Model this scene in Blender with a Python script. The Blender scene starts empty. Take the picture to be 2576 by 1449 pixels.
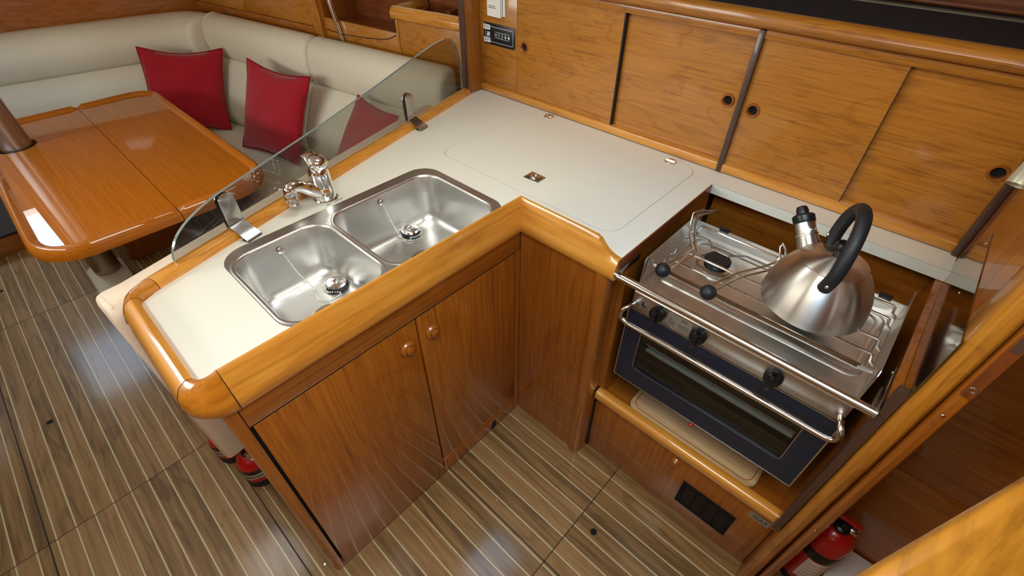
import bpy, bmesh, math, random
from mathutils import Vector, Matrix
from mathutils.geometry import tessellate_polygon
random.seed(7)
S = bpy.context.scene
COL = S.collection

# ------------------------------------------------------------------ camera, world, light
cam_data = bpy.data.cameras.new('camera')
cam_data.sensor_width = 36.0
cam_data.lens = 1180.0 / 2576.0 * 36.0
cam_data.clip_start = 0.02
cam = bpy.data.objects.new('camera', cam_data)
COL.objects.link(cam)
RX = Vector((0.730618481, 0.682785603, -0.000674165))
RY = Vector((0.458442292, -0.491289923, -0.740584146))
RZ = Vector((-0.505991403, 0.540775398, -0.671963294))
m = Matrix((RX, -RY, -RZ)).transposed().to_4x4()
m.translation = Vector((0.71192651, -0.79588352, 1.6))
cam.matrix_world = m
S.camera = cam

S.view_settings.view_transform = 'Standard'
S.view_settings.look = 'None'
S.view_settings.gamma = 1.0
S.view_settings.use_curve_mapping = False
S.view_settings.exposure = 1.0
S.cycles.use_denoising = True
S.cycles.max_bounces = 10
S.cycles.diffuse_bounces = 5
S.cycles.caustics_reflective = False
S.cycles.caustics_refractive = False
S.cycles.sample_clamp_indirect = 6.0

world = bpy.data.worlds.new('sky')
S.world = world
world.use_nodes = True
wn = world.node_tree.nodes
wl = world.node_tree.links
wn.clear()
wo = wn.new('ShaderNodeOutputWorld')
wb = wn.new('ShaderNodeBackground')
tc = wn.new('ShaderNodeTexCoord')
cl = wn.new('ShaderNodeTexNoise')          # broken white cloud over pale blue, all round
cl.inputs['Scale'].default_value = 2.2
cl.inputs['Detail'].default_value = 6
cm = wn.new('ShaderNodeMapping')
cm.inputs['Location'].default_value = (0.9, 0.3, 0.2)
wl.new(tc.outputs['Generated'], cm.inputs['Vector'])
wl.new(cm.outputs[0], cl.inputs['Vector'])
cr = wn.new('ShaderNodeValToRGB')
cr.color_ramp.elements[0].position = 0.36
cr.color_ramp.elements[0].color = (0.42, 0.68, 1.0, 1)
cr.color_ramp.elements[1].position = 0.50
cr.color_ramp.elements[1].color = (0.97, 0.99, 0.93, 1)
wl.new(cl.outputs['Fac'], cr.inputs[0])
wl.new(cr.outputs[0], wb.inputs[0])
wb.inputs[1].default_value = 6.0
wl.new(wb.outputs[0], wo.inputs[0])


def portal(name, loc, sx, sy, rot=(0, 0, 0)):
    """marks a hatch or window so that the sky seen through it is sampled well"""
    d = bpy.data.lights.new(name, 'AREA')
    d.shape = 'RECTANGLE'
    d.size, d.size_y = sx, sy
    d.cycles.is_portal = True
    o = bpy.data.objects.new(name, d)
    o.location = loc
    o.rotation_euler = rot
    COL.objects.link(o)
    return o


portal('daylight_companionway', (0.80, -0.85, 2.012), 0.84, 0.84)
portal('daylight_saloon_hatch', (-1.25, -1.05, 2.012), 0.40, 0.40)
portal('daylight_galley_hatch', (-0.20, -0.07, 2.012), 0.34, 0.34)
portal('daylight_fore_hatch', (-4.10, -1.265, 2.012), 0.90, 0.57)
portal('daylight_side_window', (-1.25, -2.245, 1.45), 1.9, 0.36, (math.radians(90), 0, 0))


# ------------------------------------------------------------------ materials
def lin(r, g, b):
    def f(c):
        c /= 255.0
        return c / 12.92 if c <= 0.04045 else ((c + 0.055) / 1.055) ** 2.4
    return (f(r), f(g), f(b), 1.0)


MATS = {}


def base_mat(name):
    mt = bpy.data.materials.new(name)
    mt.use_nodes = True
    nt = mt.node_tree
    b = nt.nodes.get('Principled BSDF')
    MATS[name] = mt
    return mt, nt, b


def plain(name, col, rough=0.5, metal=0.0, coat=0.0, coat_rough=0.05, noise=0.0, nscale=40, bump=0.0, spec=None, sheen=0.0):
    mt, nt, b = base_mat(name)
    b.inputs['Base Color'].default_value = col
    b.inputs['Roughness'].default_value = rough
    b.inputs['Metallic'].default_value = metal
    b.inputs['Coat Weight'].default_value = coat
    b.inputs['Coat Roughness'].default_value = coat_rough
    if spec is not None:
        b.inputs['Specular IOR Level'].default_value = spec
    if sheen:
        b.inputs['Sheen Weight'].default_value = sheen
    if noise or bump:
        tc = nt.nodes.new('ShaderNodeTexCoord')
        n = nt.nodes.new('ShaderNodeTexNoise')
        n.inputs['Scale'].default_value = nscale
        n.inputs['Detail'].default_value = 5
        nt.links.new(tc.outputs['Object'], n.inputs['Vector'])
        if noise:
            mx = nt.nodes.new('ShaderNodeMix')
            mx.data_type = 'RGBA'
            mx.inputs['A'].default_value = tuple(c * (1 - noise) for c in col[:3]) + (1,)
            mx.inputs['B'].default_value = tuple(min(1, c * (1 + noise)) for c in col[:3]) + (1,)
            nt.links.new(n.outputs['Fac'], mx.inputs['Factor'])
            nt.links.new(mx.outputs['Result'], b.inputs['Base Color'])
        if bump:
            bp = nt.nodes.new('ShaderNodeBump')
            bp.inputs['Strength'].default_value = bump
            bp.inputs['Distance'].default_value = 0.002
            nt.links.new(n.outputs['Fac'], bp.inputs['Height'])
            nt.links.new(bp.outputs['Normal'], b.inputs['Normal'])
    return mt


def wood(name, dark, mid, light, axis, spec=0.5, rough=0.3, coat=0.5, coat_rough=0.08, fine=70, fig=7.0, fig_amt=0.5, rnd=False, along=1.6):
    """varnished timber: fine fibres plus broad cathedral figure, running along one axis"""
    mt, nt, b = base_mat(name)
    N, L = nt.nodes, nt.links
    tc = N.new('ShaderNodeTexCoord')
    src = tc.outputs['Object']
    if rnd:
        oi = N.new('ShaderNodeObjectInfo')
        mul = N.new('ShaderNodeMath')
        mul.operation = 'MULTIPLY'
        mul.inputs[1].default_value = 37.0
        L.new(oi.outputs['Random'], mul.inputs[0])
        add = N.new('ShaderNodeVectorMath')
        add.operation = 'ADD'
        L.new(src, add.inputs[0])
        L.new(mul.outputs[0], add.inputs[1])
        src = add.outputs[0]

    def mp(a, c):
        q = N.new('ShaderNodeMapping')
        sc = [c, c, c]
        sc['xyz'.index(axis)] = a
        q.inputs['Scale'].default_value = sc
        L.new(src, q.inputs['Vector'])
        return q.outputs[0]
    n1 = N.new('ShaderNodeTexNoise')
    n1.inputs['Scale'].default_value = 1.0
    n1.inputs['Detail'].default_value = 7
    n1.inputs['Roughness'].default_value = 0.65
    n1.inputs['Distortion'].default_value = 0.4
    L.new(mp(along * 2, fine), n1.inputs['Vector'])
    n2 = N.new('ShaderNodeTexNoise')
    n2.inputs['Scale'].default_value = 1.0
    n2.inputs['Detail'].default_value = 3
    n2.inputs['Distortion'].default_value = 0.8
    L.new(mp(along, fig), n2.inputs['Vector'])
    # contour lines of the broad noise give the cathedral figure
    mm = N.new('ShaderNodeMath')
    mm.operation = 'MULTIPLY'
    mm.inputs[1].default_value = 6.0
    L.new(n2.outputs['Fac'], mm.inputs[0])
    fr = N.new('ShaderNodeMath')
    fr.operation = 'PINGPONG'
    fr.inputs[1].default_value = 0.5
    L.new(mm.outputs[0], fr.inputs[0])
    mr = N.new('ShaderNodeMapRange')
    mr.inputs['From Min'].default_value = 0.0
    mr.inputs['From Max'].default_value = 0.22
    mr.inputs['To Min'].default_value = -0.20 * fig_amt
    mr.inputs['To Max'].default_value = 0.0
    L.new(fr.outputs[0], mr.inputs['Value'])
    sm = N.new('ShaderNodeMath')
    sm.operation = 'MULTIPLY_ADD'
    sm.inputs[1].default_value = 1.0
    L.new(n1.outputs['Fac'], sm.inputs[0])
    L.new(mr.outputs[0], sm.inputs[2])
    out = sm.outputs[0]
    if rnd:
        oa = N.new('ShaderNodeMath')
        oa.operation = 'MULTIPLY_ADD'
        oa.inputs[1].default_value = 0.22
        L.new(oi.outputs['Random'], oa.inputs[0])
        L.new(out, oa.inputs[2])
        sb = N.new('ShaderNodeMath')
        sb.operation = 'SUBTRACT'
        sb.inputs[1].default_value = 0.11
        L.new(oa.outputs[0], sb.inputs[0])
        out = sb.outputs[0]
    cr = N.new('ShaderNodeValToRGB')
    L.new(out, cr.inputs[0])
    e = cr.color_ramp.elements
    off = -0.04 * fig_amt
    e[0].position = 0.26 + off
    e[0].color = dark
    e[1].position = 0.74 + off
    e[1].color = light
    k = e.new(0.50 + off)
    k.color = mid
    L.new(cr.outputs[0], b.inputs['Base Color'])
    b.inputs['Roughness'].default_value = rough
    b.inputs['Specular IOR Level'].default_value = spec
    b.inputs['Coat Weight'].default_value = coat
    b.inputs['Coat Roughness'].default_value = coat_rough
    return mt


def wood_set(prefix, dark, mid, light, axes, **kw):
    for a in axes:
        wood(prefix + '_' + a, dark, mid, light, a, **kw)


wood_set('teak', lin(136, 80, 20), lin(174, 110, 30), lin(190, 126, 42), 'xyz', fig_amt=0.6, rough=0.36, coat=0.5, coat_rough=0.10, fine=230, along=3.0, fig=10)
wood_set('cab', lin(120, 62, 13), lin(154, 86, 20), lin(170, 102, 30), 'xyz', rough=0.34, coat=0.9, coat_rough=0.04, fine=110, fig_amt=0.4)
wood_set('fiddle', lin(176, 108, 34), lin(212, 142, 52), lin(228, 166, 76), 'xyz', rough=0.3, coat=1.0, coat_rough=0.03, fine=45, fig_amt=0.25)
wood_set('block', lin(160, 90, 18), lin(190, 116, 28), lin(206, 134, 42), 'xy', rough=0.3, coat=1.0, coat_rough=0.02, fine=60, fig_amt=0.2)
wood_set('mahog', lin(114, 60, 14), lin(148, 84, 22), lin(168, 102, 34), 'xyz', rough=0.3, coat=0.6, coat_rough=0.06, fig_amt=0.2)
wood_set('tabletop', lin(152, 82, 14), lin(172, 96, 18), lin(186, 108, 26), 'xy', rough=0.5, spec=0.05, coat=1.0, coat_rough=0.012, fine=160, fig_amt=0.0)
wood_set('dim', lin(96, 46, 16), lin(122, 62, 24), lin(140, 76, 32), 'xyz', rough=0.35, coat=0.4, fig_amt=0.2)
wood('plank', lin(96, 72, 42), lin(134, 103, 62), lin(154, 122, 80), 'x', rough=0.5, spec=0.25, coat=0.32, coat_rough=0.13, fine=60, fig=9, fig_amt=0.7, rnd=True, along=1.3)
wood('board', lin(176, 138, 92), lin(200, 164, 118), lin(212, 178, 134), 'x', rough=0.55, coat=0.0, fig_amt=0.15)
wood('step_y', lin(112, 70, 14), lin(140, 90, 20), lin(156, 104, 30), 'y', rough=0.35, coat=0.5, fig_amt=0.1)
plain('holly', lin(188, 174, 134), 0.4, coat=0.2)
plain('seam', lin(22, 18, 16), 0.7)
plain('wenge', lin(74, 50, 38), 0.4, coat=0.3)
plain('laminate', lin(232, 228, 212), 0.38, noise=0.015, nscale=300, bump=0.04, spec=0.4)
plain('white', lin(226, 224, 216), 0.45)
plain('paper', lin(232, 226, 210), 0.7)
plain('cream', lin(226, 218, 198), 0.6)
plain('headliner', lin(236, 230, 214), 0.7)
plain('vinyl', lin(214, 206, 182), 0.5, noise=0.03, nscale=18, bump=0.15, spec=0.35)
plain('vinyl_pad', lin(228, 208, 184), 0.48, noise=0.03, nscale=18, bump=0.1, spec=0.35)
plain('thread', lin(232, 220, 190), 0.6)
plain('red_cloth', lin(156, 20, 34), 0.9, noise=0.18, nscale=220, bump=0.5, spec=0.2, sheen=0.25)
plain('red_piping', lin(140, 16, 28), 0.9, spec=0.2)
plain('red_paint', lin(186, 18, 20), 0.3, coat=0.5)
plain('chrome', (0.86, 0.86, 0.86, 1), 0.06, metal=1.0)
plain('polish', (0.70, 0.68, 0.64, 1), 0.2, metal=1.0)
plain('black_rubber', lin(26, 27, 29), 0.5)
plain('black_plastic', lin(20, 20, 22), 0.35)
plain('tray_grey', lin(206, 200, 184), 0.3, metal=0.3)
plain('black_matt', lin(20, 20, 21), 0.65, spec=0.2)
plain('black_enamel', lin(24, 24, 24), 0.45)
plain('panel_black', lin(22, 25, 27), 0.35)
plain('navy', lin(20, 33, 52), 0.3, coat=0.15)
plain('oven_dark', lin(18, 20, 22), 0.5)
plain('ink', lin(50, 46, 44), 0.7)
plain('orange_ink', lin(220, 110, 40), 0.7)
plain('print_white', lin(222, 222, 214), 0.6)
plain('grey_label', lin(142, 132, 116), 0.5)
plain('dark_void', lin(10, 10, 12), 0.9)
plain('dark_liner', lin(34, 34, 36), 0.8)
plain('strip_grey', lin(120, 112, 92), 0.5)
plain('lamp_metal', lin(206, 198, 172), 0.35, metal=0.35)
plain('alu_grey', (0.48, 0.46, 0.43, 1), 0.35, metal=1.0)


def steel(name, col, rough, sx, sy, sz, aniso=0.0, radial=False, var=0.12):
    mt, nt, b = base_mat(name)
    N, L = nt.nodes, nt.links
    b.inputs['Base Color'].default_value = col
    b.inputs['Metallic'].default_value = 1.0
    tc = N.new('ShaderNodeTexCoord')
    q = N.new('ShaderNodeMapping')
    q.inputs['Scale'].default_value = (sx, sy, sz)
    L.new(tc.outputs['Object'], q.inputs['Vector'])
    n = N.new('ShaderNodeTexNoise')
    n.inputs['Scale'].default_value = 1.0
    n.inputs['Detail'].default_value = 4
    L.new(q.outputs[0], n.inputs['Vector'])
    mr = N.new('ShaderNodeMapRange')
    mr.inputs['To Min'].default_value = rough - var / 2
    mr.inputs['To Max'].default_value = rough + var / 2
    L.new(n.outputs['Fac'], mr.inputs['Value'])
    L.new(mr.outputs[0], b.inputs['Roughness'])
    if aniso:
        b.inputs['Anisotropic'].default_value = aniso
        b.inputs['Anisotropic Rotation'].default_value = 0.25
        t = N.new('ShaderNodeTangent')
        t.direction_type = 'RADIAL'
        t.axis = 'Z' if radial else 'X'
        L.new(t.outputs[0], b.inputs['Tangent'])
    return mt


steel('bracket_steel', (0.5, 0.48, 0.45, 1), 0.22, 60, 60, 60)
steel('sink_steel', (0.70, 0.69, 0.66, 1), 0.34, 8, 8, 160)
steel('stove_steel', (0.66, 0.63, 0.58, 1), 0.36, 4, 200, 200, var=0.08)
steel('kettle_steel', (0.68, 0.64, 0.57, 1), 0.34, 3, 3, 300, aniso=0.95, radial=True, var=0.06)
steel('mast_steel', (0.42, 0.38, 0.33, 1), 0.32, 200, 200, 6, aniso=0.5, radial=True)
steel('shield_steel', (0.46, 0.43, 0.39, 1), 0.09, 60, 3, 60, var=0.06)


def clear_pane(name, tint, refl_rough=0.02):
    mt, nt, b = base_mat(name)
    N, L = nt.nodes, nt.links
    N.remove(b)
    out = [x for x in N if x.type == 'OUTPUT_MATERIAL'][0]
    t = N.new('ShaderNodeBsdfTransparent')
    t.inputs[0].default_value = tint
    g = N.new('ShaderNodeBsdfGlossy')
    g.inputs['Roughness'].default_value = refl_rough
    g.inputs[0].default_value = (1, 1, 1, 1)
    lw = N.new('ShaderNodeLayerWeight')
    lw.inputs['Blend'].default_value = 0.5
    pw = N.new('ShaderNodeMath')
    pw.operation = 'POWER'
    pw.inputs[1].default_value = 5.0
    L.new(lw.outputs['Facing'], pw.inputs[0])
    f = N.new('ShaderNodeMath')
    f.operation = 'MULTIPLY_ADD'
    f.inputs[1].default_value = 0.9
    f.inputs[2].default_value = 0.045
    L.new(pw.outputs[0], f.inputs[0])
    mx = N.new('ShaderNodeMixShader')
    L.new(f.outputs[0], mx.inputs[0])
    L.new(t.outputs[0], mx.inputs[1])
    L.new(g.outputs[0], mx.inputs[2])
    L.new(mx.outputs[0], out.inputs[0])
    return mt


clear_pane('screen_glass', (0.72, 0.72, 0.70, 1))
clear_pane('oven_glass', (0.72, 0.76, 0.77, 1))
plain('glass_edge', lin(120, 132, 128), 0.1, coat=1.0, spec=0.8)


# ------------------------------------------------------------------ geometry helpers
class G:
    def __init__(s):
        s.v, s.f = [], []

    def add(s, vs, fs, M=None):
        n = len(s.v)
        if M is not None:
            vs = [M @ Vector(v) for v in vs]
        s.v += [tuple(v) for v in vs]
        s.f += [tuple(i + n for i in f) for f in fs]
        return s

    def box(s, x0, x1, y0, y1, z0, z1, M=None):
        vs = [(x, y, z) for z in (z0, z1) for y in (y0, y1) for x in (x0, x1)]
        fs = [(0, 2, 3, 1), (4, 5, 7, 6), (0, 1, 5, 4), (2, 6, 7, 3), (0, 4, 6, 2), (1, 3, 7, 5)]
        return s.add(vs, fs, M)

    def prism(s, poly, a, b, axis='z', M=None, holes=()):
        """2D outline (with optional holes) extruded from a to b along axis"""
        def mk(p, h):
            if axis == 'z':
                return (p[0], p[1], h)
            if axis == 'y':
                return (p[0], h, p[1])
            return (h, p[0], p[1])
        loops = [list(poly)] + [list(h) for h in holes]
        flat = [p for lp in loops for p in lp]
        tris = tessellate_polygon([[Vector((p[0], p[1], 0)) for p in lp] for lp in loops])
        n = len(flat)
        vs = [mk(p, a) for p in flat] + [mk(p, b) for p in flat]
        fs = []
        if not holes:
            k = len(poly)
            fs = [tuple(range(k))[::-1], tuple(range(n, n + k))]
        else:
            for t in tris:
                fs.append(tuple(t))
                fs.append(tuple(i + n for i in t[::-1]))
        st = 0
        for lp in loops:
            k = len(lp)
            for i in range(k):
                j = (i + 1) % k
                fs.append((st + i, st + j, st + j + n, st + i + n))
            st += k
        return s.add(vs, fs, M)

    def loft(s, loops, cap0=True, cap1=True, closed=True, M=None):
        n = len(loops[0])
        vs = [p for lp in loops for p in lp]
        fs = []
        for k in range(len(loops) - 1):
            for i in range(n if closed else n - 1):
                j = (i + 1) % n
                fs.append((k * n + i, k * n + j, (k + 1) * n + j, (k + 1) * n + i))
        if cap0:
            fs.append(tuple(range(n))[::-1])
        if cap1:
            fs.append(tuple(range((len(loops) - 1) * n, len(loops) * n)))
        return s.add(vs, fs, M)

    def tube(s, pts, r, n=10, closed=False, M=None):
        pts = [Vector(p) for p in pts]
        k = len(pts)
        rs = r if isinstance(r, (list, tuple)) else [r] * k
        T = []
        for i in range(k):
            a = pts[i - 1] if (i > 0 or closed) else pts[i]
            b = pts[(i + 1) % k] if (i < k - 1 or closed) else pts[i]
            T.append((b - a).normalized())
        up = Vector((0, 0, 1)) if abs(T[0].z) < 0.9 else Vector((1, 0, 0))
        nrm = T[0].cross(up).normalized()
        loops = []
        for i in range(k):
            nrm = (nrm - T[i] * nrm.dot(T[i])).normalized()
            bi = T[i].cross(nrm)
            loops.append([pts[i] + (nrm * math.cos(2 * math.pi * q / n) + bi * math.sin(2 * math.pi * q / n)) * rs[i] for q in range(n)])
        if closed:
            loops.append(loops[0])
            return s.loft(loops, False, False, M=M)
        return s.loft(loops, M=M)

    def lathe(s, prof, n=32, c=(0, 0, 0), M=None):
        loops = []
        for r, z in prof:
            r = max(r, 1e-5)
            loops.append([(c[0] + r * math.cos(2 * math.pi * i / n), c[1] + r * math.sin(2 * math.pi * i / n), c[2] + z) for i in range(n)])
        return s.loft(loops, M=M)

    def sphere(s, c, r, n=16, k=10, sc=(1, 1, 1)):
        loops = []
        for j in range(k + 1):
            a = -math.pi / 2 + math.pi * j / k
            rr = max(r * math.cos(a), 1e-5)
            loops.append([(c[0] + sc[0] * rr * math.cos(2 * math.pi * i / n), c[1] + sc[1] * rr * math.sin(2 * math.pi * i / n), c[2] + sc[2] * r * math.sin(a)) for i in range(n)])
        return s.loft(loops)

    def obj(s, name, mat, parent=None, bevel=0.0, seg=2, angle=40, smooth=True):
        me = bpy.data.meshes.new(name)
        bm = bmesh.new()
        bv = [bm.verts.new(v) for v in s.v]
        for f in s.f:
            try:
                bm.faces.new([bv[i] for i in f])
            except ValueError:
                pass
        bmesh.ops.remove_doubles(bm, verts=bm.verts, dist=1e-6)
        bmesh.ops.recalc_face_normals(bm, faces=bm.faces)
        if bevel:
            ed = [e for e in bm.edges if len(e.link_faces) == 2 and e.calc_face_angle(0) > math.radians(30)]
            bmesh.ops.bevel(bm, geom=ed, offset=bevel, segments=seg, affect='EDGES', profile=0.5, clamp_overlap=True)
        bm.to_mesh(me)
        bm.free()
        me.materials.append(MATS[mat])
        if smooth:
            me.polygons.foreach_set('use_smooth', [True] * len(me.polygons))
            me.set_sharp_from_angle(angle=math.radians(angle))
        o = bpy.data.objects.new(name, me)
        COL.objects.link(o)
        if parent is not None:
            o.parent = parent
            o.matrix_parent_inverse = parent.matrix_basis.inverted()
        return o


def tag(o, label=None, cat=None, group=None, kind=None):
    if label:
        o['label'] = label
    if cat:
        o['category'] = cat
    if group:
        o['group'] = group
    if kind:
        o['kind'] = kind
    return o


def thing(name, label, cat, loc=(0, 0, 0), group=None):
    o = bpy.data.objects.new(name, None)
    o.empty_display_size = 0.05
    COL.objects.link(o)
    o.location = loc
    return tag(o, label, cat, group)


def struct(o):
    o['kind'] = 'structure'
    return o


def struct_empty(name):
    o = bpy.data.objects.new(name, None)
    o.empty_display_size = 0.05
    COL.objects.link(o)
    return struct(o)


def rr(x0, x1, y0, y1, r, n=6):
    """rounded rectangle, counter-clockwise"""
    out = []
    for cx, cy, a0 in ((x1 - r, y0 + r, -90), (x1 - r, y1 - r, 0), (x0 + r, y1 - r, 90), (x0 + r, y0 + r, 180)):
        for i in range(n + 1):
            a = math.radians(a0 + 90 * i / n)
            out.append((cx + r * math.cos(a), cy + r * math.sin(a)))
    return out


def circle(cx, cy, r, n=24):
    return [(cx + r * math.cos(2 * math.pi * i / n), cy + r * math.sin(2 * math.pi * i / n)) for i in range(n)]


def bez(p0, p1, p2, p3, n=10):
    p0, p1, p2, p3 = map(Vector, (p0, p1, p2, p3))
    out = []
    for i in range(n + 1):
        t = i / n
        out.append(p0 * (1 - t) ** 3 + p1 * 3 * t * (1 - t) ** 2 + p2 * 3 * t * t * (1 - t) + p3 * t ** 3)
    return out


def catmull(pts, n=8, closed=False):
    pts = [Vector(p) for p in pts]
    k = len(pts)
    out = []
    rng = range(k) if closed else range(k - 1)
    for i in rng:
        a = pts[(i - 1) % k] if (closed or i > 0) else pts[0]
        b, c = pts[i], pts[(i + 1) % k]
        d = pts[(i + 2) % k] if (closed or i + 2 < k) else pts[-1]
        for j in range(n):
            t = j / n
            out.append(0.5 * ((2 * b) + (c - a) * t + (2 * a - 5 * b + 4 * c - d) * t * t + (3 * b - a - 3 * c + d) * t ** 3))
    if not closed:
        out.append(pts[-1])
    return out


def sweep(path, prof, out_sign=1.0, zmax=None, prof2=None):
    """profile (o,z): o = distance from the path line to its right/left, z absolute. Mitred in plan. prof2: morph to it along the path"""
    path = [Vector((p[0], p[1], 0)) for p in path]
    k = len(path)
    loops = []
    for i in range(k):
        d0 = (path[i] - path[i - 1]).normalized() if i > 0 else (path[1] - path[0]).normalized()
        d1 = (path[i + 1] - path[i]).normalized() if i < k - 1 else d0
        n0 = Vector((d0.y, -d0.x, 0)) * out_sign
        n1 = Vector((d1.y, -d1.x, 0)) * out_sign
        nn = (n0 + n1).normalized()
        sc = 1.0 / max(0.4, nn.dot(n0))
        lp = []
        t = i / (k - 1)
        for q, (o, z) in enumerate(prof):
            if prof2:
                o = o * (1 - t) + prof2[q][0] * t
                z = z * (1 - t) + prof2[q][1] * t
            if zmax:
                z = min(z, zmax[i])
            p = path[i] + nn * sc * o
            lp.append((p.x, p.y, z))
        loops.append(lp)
    return loops


def text_mesh(name, body, size, M, mat, parent, extrude=0.0002, align='LEFT', spacing=1.0):
    c = bpy.data.curves.new(name, 'FONT')
    c.body = body
    c.size = size
    c.align_x = align
    c.extrude = extrude
    c.resolution_u = 2
    c.space_line = spacing
    t = bpy.data.objects.new('tmp_text', c)
    COL.objects.link(t)
    dg = bpy.context.evaluated_depsgraph_get()
    me = bpy.data.meshes.new_from_object(t.evaluated_get(dg))
    bpy.data.objects.remove(t)
    bpy.data.curves.remove(c)
    me.transform(M)
    me.materials.clear()
    me.materials.append(MATS[mat])
    o = bpy.data.objects.new(name, me)
    COL.objects.link(o)
    if parent is not None:
        o.parent = parent
        o.matrix_parent_inverse = parent.matrix_basis.inverted()
    return o


def copy_tree(o, parent=None):
    c = o.copy()
    COL.objects.link(c)
    c.parent = parent
    for ch in list(o.children):
        copy_tree(ch, c)
    return c


# frame that lays text on a wall facing -y (reads along +x)
def face_my(x, y, z):
    return Matrix.Translation((x, y, z)) @ Matrix.Rotation(math.radians(90), 4, 'X')


ZC = 0.912           # worktop height
YW = 0.565           # locker face
XB = 0.886           # aft bulkhead face

# ------------------------------------------------------------------ floor
floor = G().box(-3.45, 1.75, -2.2, 1.15, -0.04, -0.0014).obj('floor', 'holly', smooth=False)
struct(floor)
struct(G().box(-6.44, -3.45, -2.24, 1.19, -0.04, -0.002).obj('floor_fore', 'dim_x', smooth=False))
struct(G().box(-6.4, -3.62, -2.2, 1.15, -0.002, 0.55).obj('light_bounce_fore', 'vinyl', bevel=0.02))  # unseen pale block, added to bounce hatch light onto the fore cabin ceiling
PITCH = 0.0529
segs = [(-3.4, -2.02), (-2.02, -0.739), (-0.739, 0.438), (0.438, 1.75)]
plank_mesh = {}
for k in range(-5, 41):
    ytop = 0.0022 - PITCH * k - 0.0024
    w = PITCH - 0.0050
    for si, (a, b) in enumerate(segs):
        if si not in plank_mesh:
            o = G().box(0.0008, b - a - 0.0008, -w, 0, -0.012, 0.0).obj('plank', 'plank', floor, bevel=0.0004, seg=1)
            plank_mesh[si] = o.data
        else:
            o = bpy.data.objects.new('plank', plank_mesh[si])
            COL.objects.link(o)
            o.parent = floor
        o.location = (a, ytop, 0)
# dark joints between the removable floor panels
for ys in (-0.3585, -0.8705, -1.393):
    G().box(-3.4, 1.75, ys - 0.0018, ys + 0.0018, -0.004, 0.0005).obj('panel_joint', 'seam', floor, smooth=False)
for xs, y0, y1 in ((0.438, -2.0, 0.24), (-0.739, -2.1, -0.8), (-2.02, -2.1, 0.2)):
    wj = 0.0014 if xs > 0 else 0.0007
    G().box(xs - wj, xs + wj, y0, y1, -0.004, 0.0005).obj('panel_joint', 'seam', floor, smooth=False)
for hx, hy in ((0.499, -0.184), (-1.272, -1.29), (-2.36, -1.285)):
    G().lathe([(0.0, 0.0005), (0.0095, 0.0005), (0.0105, 0.0009), (0.0105, -0.004)], 24, (hx, hy, 0)).obj('finger_hole', 'dark_void', floor)
for hx, hy in ((0.222, 0.012), (-0.05, -0.826), (0.20, -0.325)):
    G().lathe([(0.0, 0.0006), (0.0035, 0.0006), (0.004, -0.002)], 16, (hx, hy, 0)).obj('screw_head', 'polish', floor)

# ------------------------------------------------------------------ shell of the cabin
ZT = 1.97
ceil = G()
holes = [(0.38, 1.22, -1.27, -0.43), (-1.45, -1.05, -1.25, -0.85), (-0.37, -0.03, -0.24, 0.10), (-4.55, -3.65, -1.55, -0.98)]
ceil.prism([(-6.4, -2.2), (1.75, -2.2), (1.75, 1.15), (-6.4, 1.15)], ZT, ZT + 0.04,
           holes=[[(a, c), (a, d), (b, d), (b, c)] for a, b, c, d in holes])
struct(ceil.obj('ceiling', 'headliner', smooth=False))
for i, (a, b, c, d) in enumerate(holes):
    t = 0.03
    G().prism([(a - t, c - t), (b + t, c - t), (b + t, d + t), (a - t, d + t)], ZT - 0.012, ZT, holes=[[(a, c), (a, d), (b, d), (b, c)]]).obj('trim_%d' % (i + 1), 'fiddle_x' if i == 0 else 'white', smooth=False)
    struct(bpy.data.objects['trim_%d' % (i + 1)])
struct(G().box(-6.4, 1.75, -2.24, -2.2, 0, 1.27).obj('wall_starboard', 'cream', smooth=False))
struct(G().box(-6.4, 1.75, -2.24, -2.2, 1.63, ZT).obj('wall_starboard', 'cream', smooth=False))
struct(G().box(-6.4, -2.2, -2.24, -2.2, 1.27, 1.63).obj('wall_starboard', 'cream', smooth=False))
struct(G().box(-0.3, 1.75, -2.24, -2.2, 1.27, 1.63).obj('wall_starboard', 'cream', smooth=False))
struct(G().box(-3.40, 1.10, -2.2, -1.70, 0.0, 1.08).obj('light_block_starboard', 'cab_x', bevel=0.01))  # unseen block added to keep side-window light off the floor
struct(G().box(-6.44, -6.4, -2.24, 1.15, 0, ZT).obj('wall_bow', 'cream', smooth=False))
struct(G().box(1.75, 1.79, -2.24, 1.15, 0, ZT).obj('wall_stern', 'cab_z', smooth=False))
struct(G().box(-6.4, 1.75, 1.15, 1.19, 0, ZT).obj('wall_port', 'cream', smooth=False))

# forward bulkhead: wood, with the doorway to the fore cabin on its inboard side
fd = Vector((0.178, 0.984, 0)).normalized()
FA = Vector((-3.149, -1.000, 0))
FB = Vector((-2.922, 0.257, 0))
fn = Vector((-fd.y, fd.x, 0))


def slab(a, b, nrm, t, z0, z1):
    a, b = Vector(a), Vector(b)
    p = [a, b, b + nrm * t, a + nrm * t]
    return [(q.x, q.y) for q in p], z0, z1


sl = slab(FA, FB + fd * 0.8, fn, 0.03, 0.0, ZT)
struct(G().prism(*sl).obj('wall_forward', 'mahog_y', bevel=0.004))

# hull-side panelling behind the settee
P0 = Vector((-2.597, 0.315, 0))
SK = 0.929           # settee backs, hull-side lockers and forward bulkhead scaled about the camera
Z0 = 0.1136
wu = Vector((1.8, 0.29, 0)).normalized()
wnn = Vector((-wu.y, wu.x, 0))          # points outboard


def W(s, off, z):
    p = P0 + wu * (s * SK) + wnn * (off * SK)
    return Vector((p.x, p.y, Z0 + SK * z))


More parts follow.
